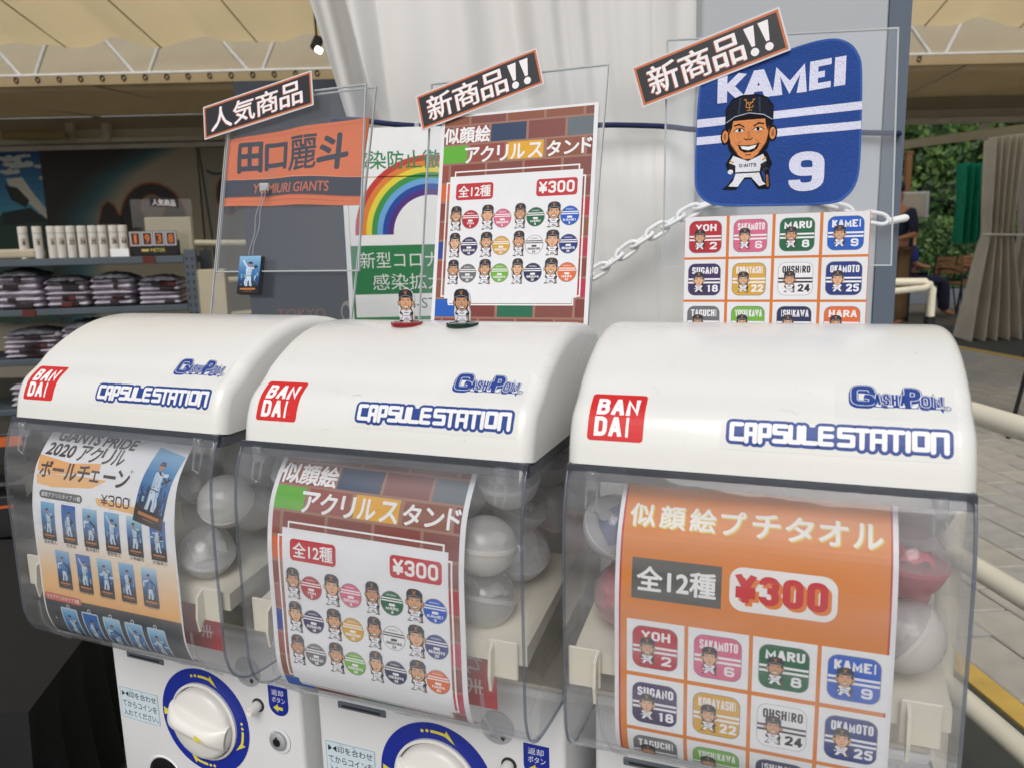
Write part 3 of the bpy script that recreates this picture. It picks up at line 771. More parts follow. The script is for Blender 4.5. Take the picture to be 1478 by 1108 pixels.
# flip counter
q = shp(221, 376, .05)
fc = thing("flip_counter", "black counter stand showing 1938 in orange digits on the top shelf", "counter", loc=(q.x, q.y, z0 + .001), rz=SA)
MB().rbox((0, .02, .035), (.2, .05, .07), r=.004).build("counter_base", M['dark'], fc)
Pn = Print([(0, 0), (196, 0), (196, 105), (0, 105)], (24, 22, 22), .004)
for k, dgt in enumerate("1938"):
    Pn.rect(2 + 48.5 * k, 2, 46, 62, (176, 176, 180), 1); Pn.rect(9 + 48.5 * k, 8, 33, 50, (70, 34, 26), 2)
    Pn.text(dgt, 17 + 48.5 * k if dgt != "1" else 21 + 48.5 * k, 15, 17 if dgt != "1" else 9, 36, (214, 120, 60), 3, bold=.03)
Pn.text("METER", 84, 76, 60, 14, (200, 180, 90), 2, bold=.02); Pn.rect(46, 78, 30, 10, (200, 180, 90), 2)
Pn.build("digit_panel", lambda u, v, h: Vector(((u - 98) * .001, -.008 - h, .108 - v * .001)), M['film'], fc)
# acrylic display over it
q = shp(225, 350, .16)
ad = thing("acrylic_display", "small clear acrylic display with a black sign on the top shelf", "display", loc=(q.x, q.y, z0 + .001), rz=SA)
MB().box((0.0, .03, .13), (.26, .003, .25)).build("acrylic_panel", M['acr'], ad)
MB().rbox((.02, .06, .09), (.2, .05, .17), r=.004).build("goods_box", M['box'], ad)
Pn = Print([(0, 0), (118, 8), (118, 48), (0, 40)], (24, 24, 26), .001); Pn.text("人気商品", 10, 9, 98, 28, (210, 205, 205), 1, bold=.03, skew=6)
Pn.build("sign_card", lambda u, v, h: Vector((-.045 + u * .001, .02 - h, .265 - v * .001)), M['film'], ad)
# folded jerseys
def jersey(q, wx, dy, hz, style, rz, label, grp, rnd):
    t = thing("folded_jersey", label, "folded jersey", grp, loc=q, rz=rz)
    def f(u, v, top):
        x = (u - .5) * wx; e = min(u, 1 - u) * 2; ez = min(1, e * 16) ** .5
        y = v * dy; ev = min(1, min(v, 1 - v) * 14) ** .5
        return Vector((x, y, hz * .5 + (hz * .5 * ez * ev + .009 * mnoise.noise(Vector((x * 22, y * 22, q[2] * 50))) * ev * ez) * (1 if top else -1)))
    mb = MB(); mb.grid(lambda u, v: f(u, v, 1), 16, 8); mb.grid(lambda u, v: f(u, v, 0), 16, 8)
    mb.build("folded_cloth", M['shirt'], t, smooth=50, weld=True)
    for _b in range(style if style < 2 else 2):
        c0 = rnd.uniform(-.3, .1); w0 = rnd.uniform(.10, .42)
        MB().rbox(((c0 + w0 / 2) * wx, .004, hz * .5), (w0 * wx, .012, hz * .72), r=.003).build("printed_band", M['shirt_b'] if _b == 0 else M['shirt_r'], t)
    return t
rnd = random.Random(5)
ordn = ["bottom", "second", "third", "fourth", "top"]
def stacks(tier, specs, tname, grp):
    for si, (pa, pb) in enumerate(specs):
        a = shp(pa, 440, .03); b = shp(pb, 440, .03); wx = (b - a).length * .97; c = (a + b) / 2
        n = 5 if tier < 3 else 4; z = tiers[tier] + .001
        for k in range(n):
            hz = rnd.uniform(.016, .034)
            jersey((c.x + rnd.uniform(-.006, .006), c.y + rnd.uniform(-.004, .004), z), wx * rnd.uniform(.92, 1), .26, hz, rnd.choice([1, 1, 2, 0, 1]), SA + rnd.uniform(-.04, .04),
                   f"folded white jersey, {ordn[k]} of stack {['one','two','three','four','five'][si]} from the left on the {tname} shelf", grp, rnd)
            z += hz * .97
        if tier < 3:
            cy = c + SR @ Vector((0, .12, 0))
            mb = MB(); wz = rnd.uniform(.02, .035)
            mb.grid(lambda u, v: SR @ Vector(((u - .5) * wx * .9, (v - .5) * .26, wz * (math.sin(math.pi * u) * math.sin(math.pi * v)) ** .5 + .008 * mnoise.noise(Vector((u * 9, v * 9, si))))) + Vector((cy.x, cy.y, z)), 18, 12)
            o = mb.build("bagged_jersey", M['bag'], smooth=60)
            tag(o, f"crumpled bagged jersey on top of stack {['one','two','three','four'][si]} on the {tname} shelf", "bagged jersey", grp)
stacks(1, ((-12, 58), (60, 125), (128, 192), (196, 262)), "second", "folded jerseys on the second shelf")
stacks(2, ((-10, 74), (78, 150), (154, 210)), "third", "folded jerseys on the third shelf")
stacks(3, ((-10, 60), (62, 120)), "fourth", "folded jerseys on the fourth shelf")
for pa, pb, ti in ((0, 60, 2), (78, 130, 2), (10, 70, 3)):
    a = shp(pa, 470, .1); b = shp(pb, 470, .1); z = tiers[ti] + .185
    o = MB().tube([(a.x, a.y, z), ((a.x + b.x) / 2, (a.y + b.y) / 2, z + .008), (b.x, b.y, z)], [.012, .017, .012], n=10).build("rolled_towel", M['towelroll'], smooth=60)
    tag(o, ["cream rolled towel under the second shelf, far left", "cream rolled towel under the second shelf, right of another", "cream rolled towel above the fourth shelf"][(0 if pa == 0 else 1) if ti == 2 else 2], "towel")
# small box beside the shelf, dark crates lower left
q = shp(284, 440, .02)
o = MB().rbox((q.x + .06, q.y + .05, .75), (.12, .12, .5), r=.004, rot=SR).build("cardboard_box", M['box']); tag(o, "cream cardboard carton standing beside the shelf upright", "carton")
tb = thing("draped_table", "low table draped in black cloth at the lower left corner", "table", loc=(0, 0, 0))
a = at(-260, 900, 1.75); b = at(120, 985, 1.75)
mb = MB(); zt = .33
def drape(u, v):
    per = [(-3.2, 1.15), (-.80, 1.15), (-.87, 1.55), (-.93, 1.95), (-3.2, 1.95)]
    t = u * 4; i = min(3, int(t)); f_ = t - i; x = per[i][0] + (per[i + 1][0] - per[i][0]) * f_; y = per[i][1] + (per[i + 1][1] - per[i][1]) * f_
    k = .02 * math.sin(u * 90) * v; return Vector((x + k, y + k, zt * (1 - v) + .01 * v))
mb.grid(drape, 160, 6); mb.add([(-3.2, 1.15, zt), (-.80, 1.15, zt), (-.87, 1.55, zt), (-.93, 1.95, zt), (-3.2, 1.95, zt)], [(0, 1, 2, 3, 4)])
mb.build("black_cloth", M['cloth_b'], tb, smooth=40)
orangeM = mat("orange_card", (196, 92, 34), rough=.6, var=.1)
for k, (px_, py_, w_, h_, mt) in enumerate(((-15, 640, .22, .09, 'o'), (-20, 735, .2, .12, 'd'), (-12, 800, .2, .1, 'o'), (-20, 870, .24, .12, 'd'), (5, 690, .16, .08, 'g'), (2, 840, .16, .12, 'd'))):
    q = at(px_, py_, 2.1 + .04 * k)
    bx = thing("display_box", ["orange topped display box beside the left machine", "black display box under the orange one", "orange striped box behind the clear window's left edge", "lowest black display box on the floor side", "grey display box by the left machine's window", "black box with orange squiggle behind the left window"][k], "box", loc=(q.x, q.y, q.z), rz=R(20))
    MB().rbox((0, 0, 0), (w_, .2, h_), r=.004).build("carton", M['dark'] if mt != 'g' else M['inner'], bx)
    MB().box((0, -.102, h_ * .25), (w_ * .94, .003, h_ * (.3 if mt == 'o' else .06))).build("orange_stripe", orangeM, bx)
rk = thing("display_rack", "black steel rack holding display boxes left of the machines", "rack", loc=(0, 0, 0))
for px_ in (-75, 22):
    q = at(px_, 700, 2.35); MB().box((q.x, q.y + .12, .31), (.02, .02, .62)).build("post", M['black'], rk)
for py_ in (668, 762, 838, 905):
    q = at(-20, py_, 2.2); MB().box((q.x - .1, q.y + .05, q.z - .02), (.5, .34, .01)).build("rack_shelf", M['black'], rk)

# ------------------------------------------------------------------ barriers
def barrier(name, label, P0, P1, zs, posts, r_=.0175):
    t = thing(name, label, "railing")
    for z in zs:
        MB().tube([Vector((P0.x, P0.y, z)), Vector((P1.x, P1.y, z))], r_, n=16).build("rail", M['pipe'], t, smooth=60)
    for f_ in posts:
        p = P0.lerp(P1, f_); MB().tube([(p.x, p.y, 0.0), (p.x, p.y, zs[0] + (.0 if 0 < f_ < 1 else 0))], r_ * 1.05, n=16).build("post", M['pipe'], t, smooth=60)
        MB().lathe([(r_ * 1.25, 0), (r_ * 1.25, .14)], c=(p.x, p.y, .0), n=16).build("foot_sleeve", M['black'], t, smooth=60)
    for z in zs:
        for f_ in (0, 1):
            p = P0.lerp(P1, f_); MB().lathe([(0, -r_ * 1.05), (r_ * .8, -r_ * .8), (r_ * 1.08, 0), (r_ * .8, r_ * .8), (0, r_ * 1.05)], c=(p.x, p.y, z), n=16).build("elbow", M['pipe'], t, smooth=60)
    return t
barrier("barrier_rail", "cream three-bar pipe railing beside the right machine", along(.815, .15), along(.815, 2.3), (H - .27, H - .515, H - .745), (1.0, .5))
e0 = at(1346, 407, 3.5); e1 = at(1180, 408, 3.7)
fb = thing("barrier_rail", "cream pipe railing end with black-banded post behind the grey pillar", "railing")
MB().tube([e1, e0 - Vector((.03, 0, 0)), e0 + Vector((0, 0, -.03)), Vector((e0.x - .005, e0.y, .0))], .018, n=14).build("top_rail", M['pipe'], fb, smooth=60)
MB().tube([at(1180, 432, 3.35), at(1335, 416, 3.44), e0 + Vector((-.01, .0, -.01))], .014, n=14).build("side_rail", M['pipe'], fb, smooth=60)
zb_ = at(1340, 457, 3.5).z; MB().lathe([(.024, zb_ - .2), (.024, zb_)], c=(e0.x - .003, e0.y, 0), n=16).build("foot_sleeve", M['black'], fb, smooth=60)
a = at(274, 352, 3.9); b = at(420, 341, 4.4)
barrier("barrier_rail", "cream three-bar pipe railing behind the left acrylic stand", Vector((a.x, a.y, 0)), Vector((b.x, b.y, 0)), (a.z, a.z - .19, a.z - .37), (0.0, 1.0))

# ------------------------------------------------------------------ pillar, curtain, rope, chain
PY = 1.36
xl = at(1010, 250, PY).x; xr = at(1273.5, 200, PY).x; xs = at(1286.5, 200, PY + .0).x
pil = thing("grey_pillar", "tall grey painted pillar with a slate right side behind the blue towel", "pillar", loc=((xl + xr) / 2, PY, 0))
wd = xr - xl
MB().rbox((0, .14, 1.5), (wd, .28, 3.0), r=.003, seg=1).build("shaft", M['pillar'], pil)
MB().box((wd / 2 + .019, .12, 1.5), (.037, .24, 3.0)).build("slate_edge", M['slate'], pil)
MB().box((.0, .14, .03), (wd + .02, .29, .06)).build("plinth", M['slate'], pil)

CW0, CW1 = at(440, 0, 1.5), at(1062, 0, 1.33)
zr = at(800, 181, 1.33).z
def cur(u, v):
    zt_, zb = 2.15, .30
    z = zt_ + (zb - zt_) * v
    yl = 554 - 0
    # left edge leans right going down to the rope, then falls straight
    dz = z - zr
    xl_ = at(497, 178, 1.45).x - max(0, dz) * .27 - (0.006 if dz < 0 else 0) + (.02 * math.exp(-((dz + .02) / .03) ** 2))
    xr_ = at(1064, 100, 1.33).x
    uu = u + .008 * math.sin(u * 23 + 1.2) * (1 - v)
    x = xl_ + (xr_ - xl_) * uu
    pinch = math.exp(-(dz / .06) ** 2)
    drift = mnoise.noise(Vector((u * 1.6, z * .7, 3)))
    a = u * 19 + drift * 4.5 + 1.1 * math.sin(u * 7.3 + 1) + .5 * math.sin(z * 1.4)
    fold = .022 * math.sin(a) + .011 * math.sin(a * 2.3 + 1.3) + .004 * math.sin(a * 5.3)
    sharp = .020 * (1 - abs(math.sin(a * .5 + .6))) ** 5
    rad = .010 * mnoise.noise(Vector((x * 4, z * 2.2, 1))) + .0025 * mnoise.noise(Vector((x * 16, z * 5, 4)))
    if dz < 0: fold *= .45; rad += .008 * mnoise.noise(Vector((x * 9, z * 7, 9))) + .005 * abs(mnoise.noise(Vector((x * 14 + z * 5, z * 12, 2))))
    flat = .22 if u > .62 else (.22 + .78 * min(1, (.62 - u) / .12))
    y = 1.42 + (fold + sharp) * flat * (1 - .4 * pinch) + rad * (1 - .5 * pinch) + .012 * pinch - .02 * u
    if u < .12: y += (.12 - u) * .8 * (1 if dz > 0 else .5)
    return Vector((x, y, z))
mb = MB(); mb.grid(cur, 300, 150); o = mb.build("vinyl_curtain", M['curtain'], smooth=180)
tag(o, "gathered white vinyl curtain tied with navy rope behind the signs", "curtain")
pts = []
for k, (px_, py_) in enumerate(((478, 172), (520, 174), (560, 179), (600, 182), (660, 184), (760, 182), (868, 181), (900, 181), (960, 183), (1010, 188), (1100, 190), (1200, 191), (1250, 192), (1292, 193))):
    pts.append(at(px_, py_, 1.385 if px_ < 1000 else PY - .012))
pts.append(pts[-1] + Vector((.01, .03, 0))); pts.append(pts[-1] + Vector((0, .2, 0)))
o = MB().tube(smooth_path(pts, 4), .0046, n=10).build("navy_rope", M['rope'], smooth=60); tag(o, "thin navy rope tied round the curtain and the grey pillar", "rope")
o = MB().rbox(at(602, 192, 1.375), (.008, .006, .035), r=.002).build("clip", M['acr_e']); tag(o, "small clear clip hanging from the rope above the green notice", "clip")
# plastic chain
def link_mesh():
    P_ = []
    for k in range(24):
        q = 2 * math.pi * k / 24; P_.append((.0155 * math.cos(q) + (.006 if math.cos(q) > 0 else -.006), .0092 * math.sin(q), 0))
    o_ = MB().tube(P_, .0036, n=8, closed=True).build("link", M['chain'], smooth=60); me = o_.data; bpy.data.objects.remove(o_); return me
LM = link_mesh()
def chain(label, P_, pitch=.0305):
    t = thing("plastic_chain", label, "chain")
    path = smooth_path(P_, 12); d = 0; nxt = 0; k = 0
    for a_, b_ in zip(path, path[1:]):
        L_ = (b_ - a_).length
        while nxt <= d + L_:
            p = a_.lerp(b_, (nxt - d) / L_); dr = (b_ - a_).normalized()
            o_ = bpy.data.objects.new("link", LM); COL.objects.link(o_); o_.parent = t
            q = dr.to_track_quat('X', 'Z'); o_.rotation_mode = 'QUATERNION'
            o_.rotation_quaternion = q @ Matrix.Rotation(R(80 if k % 2 else 12), 4, 'X').to_quaternion(); o_.location = p
            nxt += pitch; k += 1
        d += L_
chain("white plastic chain sagging in front of the curtain towards the pillar", [at(700, 440, 1.40), at(790, 425, 1.38), at(860, 393, 1.36), at(910, 358, 1.35), at(960, 326, 1.345), at(1015, 297, 1.342), at(1060, 285, PY - .02)])
chain("white plastic chain across the pillar's right edge under the blue towel", [at(1190, 295, PY - .015), at(1215, 303, PY - .015), at(1250, 312, PY - .015), at(1285, 319, PY - .02)])
ht = at(1282, 320, PY - .02); o = MB().lathe([(.006, 0), (.0065, .03), (.004, .034)], c=ht, axis=Matrix.Rotation(R(80), 3, 'Y'), n=14).build("chain_hook", M['chain'], smooth=50); tag(o, "white plastic hook at the chain's end on the pillar edge", "hook")

# slate banner behind the left acrylic
p0 = at(336, 118, 1.78); p1 = at(508, 118, 1.78); W1 = (p1.x - p0.x) * 1000
P = Print([(0, 0), (W1, 0), (W1, 640), (0, 640)], (36, 44, 56), .003)
P.poly([(120, 300), (150, 380), (200, 440), (225, 400), (200, 330), (215, 260), (160, 200), (120, 240)], (46, 46, 58), 1)
P.text("TOKYO", 60, 500, 110, 22, (112, 70, 56), 1, bold=.01); P.text("生まれるTOK", 52, 545, 150, 24, (112, 70, 56), 1, bold=.01)
P.ell(222, 510, 16, 26, (130, 122, 118), 1); P.ell(218, 510, 9, 16, (36, 44, 56), 2)
P.frame(240, 560, 60, 80, 8, (96, 100, 108), 1)
o = P.build("slate_banner", plane_map(p0, EX, EZ), M['banner']); tag(o, "slate blue banner with faint orange TOKYO lettering behind the orange towel", "banner")

# covid notice hung on the rope
k_ = 1.36 * 1000 / F
p0 = at(489, 186, 1.36)
P = Print([(0, 0), (300, 0), (300, 424), (0, 424)], (240, 242, 242), .0006)
g = (44, 128, 76)
P.text("感染防止徹底宣言", 18, 38, 242, 30, (50, 132, 84), 1, bold=.015)
P.rect(8, 80, 284, 1.6, (206, 150, 80), 1)
P.rect(8, 82, .8, 240, (206, 150, 80), 1); P.rect(8, 196, 4, 126, g, 1.2)
for k, c in enumerate(((198, 62, 56), (226, 132, 60), (232, 214, 70), (64, 150, 78), (110, 170, 222), (40, 74, 160), (86, 50, 130))):
    P.ring(150, 178, 132 - 9.5 * k, 132 - 9.5 * (k + 1), c, 1 + .2 * 0, 180, 360, 60)
P.rect(8, 196, 284, 84, g, 1.5)
P.text("新型コロナウイルス", 24, 207, 246, 28, (228, 232, 230), 3, bold=.0)
P.text("感染拡大防止", 44, 245, 190, 28, (228, 232, 230), 3, bold=.0)
P.text("G-STORE", 100, 288, 104, 18, (110, 114, 116), 2, bold=.0)
P.rect(8, 320, 284, 6, (70, 144, 96), 2); P.text("東京都", 130, 336, 60, 18, (70, 72, 74), 2, bold=.03)
o = P.build("notice_sign", plane_map(p0, EX, EZ), M['papr']); tag(o, "white and green notice with a rainbow hung on the curtain rope", "sign")

# ------------------------------------------------------------------ tied tent curtain, netting, post, sign box, people, chairs
def tied(name, label, cat, xa, xb, Y, ztop, ztie, zbot, material, k=.3, folds=9, wtop=1.0, wbot=1.1, seed=1):
    def f(u, v):
        z = ztop + (zbot - ztop) * v; c = (xa + xb) / 2; hw = (xb - xa) / 2
        tv = (ztop - ztie) / (ztop - zbot)
        w_ = wtop * (1 - (v / tv)) ** 1.0 + k * (v / tv) if v < tv else k + (wbot - k) * ((v - tv) / (1 - tv)) ** .9
        w_ = max(w_, k); x = c + (u - .5) * 2 * hw * w_
        a = u * folds * 2 * math.pi + seed + 1.2 * mnoise.noise(Vector((u * 3, v * 2, seed)))
        return Vector((x, Y + .07 * math.sin(a) * w_ + .03 * math.sin(a * 2.1 + 1), z + .02 * math.sin(a) * (v > .98)))
    o = MB().grid(f, 120, 50).build(name, material, smooth=180); tag(o, label, cat); return o
g0 = at(1440, 484, 8.2)
tied("tent_curtain", "taupe tent curtain gathered and tied at its middle, right side", "curtain", at(1420, 300, 8.2).x, at(1468, 300, 8.2).x, 8.2, at(1420, 196, 8.2).z, at(1420, 338, 8.2).z, .02, M['tarp'], k=.95, folds=5, wtop=1.15, wbot=2.0, seed=2)
tied("tent_curtain", "taupe tent curtain at the far right edge behind the tied one", "curtain", at(1470, 300, 8.4).x, at(1540, 300, 8.4).x, 8.45, at(1478, 190, 8.4).z, at(1478, 338, 8.4).z, .1, M['tarp'], k=.8, folds=6, wtop=1.1, wbot=1.1, seed=5)
tp = thing("tie_rail", "thin pale rail holding the curtains at mid height", "rail"); MB().tube([at(1418, 339, 8.1), at(1500, 340, 8.1)], .012, n=8).build("bar", M['pole'], tp, smooth=60)
tied("green_netting", "green netting hanging in front of the hedge beside the tent curtain", "netting", at(1378, 300, 9.6).x, at(1428, 300, 9.6).x, 9.6, at(1400, 236, 9.6).z, at(1400, 290, 9.6).z, at(1400, 350, 9.6).z, M['green'], k=.86, folds=4, wtop=1.0, wbot=.95, seed=8)
wl = thing("support_wire", "dark wires strung in front of the hedge", "wire"); MB().tube([at(1300, 271, 11), at(1420, 273, 11)], .01, n=6).build("wire", M['metal'], wl); MB().tube([at(1335, 288, 11), at(1430, 299, 10)], .012, n=6).build("wire", M['metal'], wl)
ps = thing("brown_post", "brown square post standing in front of the hedge", "post", loc=(at(1307, 300, 10.5).x, 10.5, 0)); MB().rbox((0, 0, (at(1307, 222, 10.5).z) / 2), (.075, .075, at(1307, 222, 10.5).z), r=.006).build("shaft", M['wood'], ps)
MB().rbox((0, 0, at(1307, 222, 10.5).z + .01), (.09, .09, .03), r=.004).build("cap", M['wood'], ps)
q = at(1318, 297, 10.3); sb = thing("electric_box", "pale grey cabinet mounted beside the brown post", "cabinet", loc=q, rz=R(-12))
MB().rbox((0, 0, 0), (.34, .16, .34), r=.012).build("housing", M['pillar'], sb); MB().rbox((-.01, -.083, 0), (.28, .008, .30), r=.003).build("door", M['wall'], sb)
MB().tube([(0, 0, -.15), (0, 0, -q.z)], .03, n=10).build("leg", M['metal'], sb)

def cafe_chair(q, rz, label, seat=.45, grp="brown cafe chairs under the trees"):
    t = thing("cafe_chair", label, "chair", grp, loc=(q.x, q.y, 0), rz=rz)
    MB().rbox((0, 0, seat), (.42, .42, .03), r=.01).build("seat", M['wood'], t)
    mb = MB()
    for k in range(4): mb = MB(); mb.rbox((0, .21 + .01 * k, seat + .16 + .062 * k), (.40, .018, .05), r=.005); mb.build("back_slat", M['wood'], t)
    for sx in (-1, 1):
        MB().tube([(sx * .2, -.19, seat), (sx * .23, -.25, 0)], .011, n=8).build("leg", M['metal'], t)
        MB().tube([(sx * .2, .26, seat + .38), (sx * .2, .2, seat), (sx * .22, .28, 0)], .011, n=8).build("leg", M['metal'], t)
        MB().tube([(sx * .21, .24, seat + .22), (sx * .23, .0, seat + .21), (sx * .22, -.18, seat + .17), (sx * .2, -.19, seat)], .011, n=8).build("armrest", M['metal'], t)
    return t
cafe_chair(at(1342, 420, 11.3), R(200), "brown cafe chair beside the seated person in blue")
cafe_chair(at(1388, 425, 10.9), R(15), "brown slat-back cafe chair seen from behind, left of the tied curtain")
cafe_chair(at(1415, 415, 11.6), R(-15), "brown cafe chair partly behind the tied curtain")
dk = thing("dark_chair", "dark steel-legged chair cut by the right edge of the view", "chair", loc=(at(1580, 470, 3.9).x, 3.9, 0), rz=R(20))
MB().rbox((0, 0, .45), (.44, .42, .04), r=.015).build("seat", M['dark'], dk); MB().rbox((0, .2, .72), (.42, .03, .34), r=.012).build("backrest", M['dark'], dk)
for sx in (-1, 1):
    for sy in (-1, 1): MB().tube([(sx * .19, sy * .18, .45), (sx * .25, sy * .22, 0)], .011, n=8).build("leg", M['metal'], dk)


def person(name, label, joints, edges, radii, material, loc, rz, extras):
    t = thing(name, label, "person", loc=loc, rz=rz)
    me = bpy.data.meshes.new("body"); me.from_pydata(joints, edges, []); me.materials.append(M['skin'])
    o_ = bpy.data.objects.new("body", me); COL.objects.link(o_)
    md = o_.modifiers.new("s", 'SKIN'); md.use_smooth_shade = True
    for i, r_ in enumerate(radii): me.skin_vertices[0].data[i].radius = (r_[0], r_[1]) if isinstance(r_, tuple) else (r_, r_)
    me.skin_vertices[0].data[0].use_root = True
    o_.modifiers.new("b", 'SUBSURF').levels = 1; o_.modifiers["b"].render_levels = 1
    o_.parent = t
    for nm, J, E_, Rr, mt in extras:
        me2 = bpy.data.meshes.new(nm); me2.from_pydata(J, E_, []); me2.materials.append(mt)
        o2 = bpy.data.objects.new(nm, me2); COL.objects.link(o2); md = o2.modifiers.new("s", 'SKIN'); md.use_smooth_shade = True
        for i, r_ in enumerate(Rr): me2.skin_vertices[0].data[i].radius = (r_[0], r_[1]) if isinstance(r_, tuple) else (r_, r_)
        me2.skin_vertices[0].data[0].use_root = True; o2.modifiers.new("b", 'SUBSURF').levels = 1; o2.modifiers["b"].render_levels = 1; o2.parent = t
    return t
# seated, blue shirt
J = [(0, 0, .52), (0, .02, .75), (0, .03, .98), (0, .02, 1.08), (0, 0, 1.17), (0, -.01, 1.27),
     (-.17, .02, .96), (-.23, -.02, .74), (-.16, -.22, .68), (.17, .02, .96), (.24, -.02, .74), (.18, -.2, .66),
     (-.1, -.04, .5), (-.13, -.42, .5), (-.13, -.44, .08), (-.13, -.56, .04), (.1, -.04, .5), (.13, -.42, .5), (.13, -.44, .08), (.13, -.56, .04)]
E_ = [(0, 1), (1, 2), (2, 3), (3, 4), (4, 5), (2, 6), (6, 7), (7, 8), (2, 9), (9, 10), (10, 11), (0, 12), (12, 13), (13, 14), (14, 15), (0, 16), (16, 17), (17, 18), (18, 19)]
Rr = [(.14, .11), (.13, .1), (.15, .09), .05, (.075, .09), (.07, .085), .055, .042, .03, .055, .042, .03, .085, .06, .04, .03, .085, .06, .04, .03]
sh = ("shirt", [J[0], J[1], J[2], J[6], J[7], J[9], J[10], (0, .03, 1.02)], [(0, 1), (1, 2), (2, 3), (3, 4), (2, 5), (5, 6), (2, 7)], [(.165, .13), (.155, .12), (.165, .105), .07, .058, .07, .058, .06], M['royal'])
tr = ("trousers", [J[0], J[12], J[13], J[14], J[16], J[17], J[18]], [(0, 1), (1, 2), (2, 3), (0, 4), (4, 5), (5, 6)], [(.16, .13), .10, .075, .06, .10, .075, .06], M['navy'])
hr = ("hair", [(0, .02, 1.22), (0, .02, 1.31), (0, -.01, 1.345)], [(0, 1), (1, 2)], [(.082, .085), (.08, .09), (.05, .06)], M['hair'])
q = at(1314, 400, 11.0); person("person", "seated person in a blue shirt beyond the grey pillar", J, E_, Rr, None, (q.x, q.y, 0), R(70), [sh, tr, hr])
J = [(0, 0, .95), (0, .0, 1.2), (0, .0, 1.42), (0, 0, 1.5), (0, 0, 1.58), (0, -.01, 1.68),
     (-.19, 0, 1.4), (-.25, .0, 1.13), (-.12, -.2, 1.06), (.19, 0, 1.4), (.25, 0, 1.13), (.16, -.2, 1.08),
     (-.1, 0, .9), (-.12, 0, .5), (-.12, .02, .08), (-.12, -.12, .04), (.1, 0, .9), (.12, 0, .5), (.12, .02, .08), (.12, -.12, .04)]
sh = ("shirt", [J[0], J[1], J[2], J[6], J[7], J[9], J[10], (0, .0, 1.46)], [(0, 1), (1, 2), (2, 3), (3, 4), (2, 5), (5, 6), (2, 7)], [(.165, .12), (.155, .115), (.17, .105), .07, .055, .07, .055, .06], M['navy'])
tr = ("trousers", [J[0], J[12], J[13], J[14], J[16], J[17], J[18]], [(0, 1), (1, 2), (2, 3), (0, 4), (4, 5), (5, 6)], [(.16, .12), .105, .08, .07, .105, .08, .07], M['khaki'])
hr = ("hair", [(0, .02, 1.63), (0, .02, 1.72), (0, -.01, 1.755)], [(0, 1), (1, 2)], [(.082, .085), (.08, .09), (.05, .06)], M['hair'])
q = at(1287, 430, 9.6); person("person", "standing person in a navy top and tan trousers half hidden by the pillar", J, E_, Rr, None, (q.x, q.y, 0), R(-60), [sh, tr, hr])

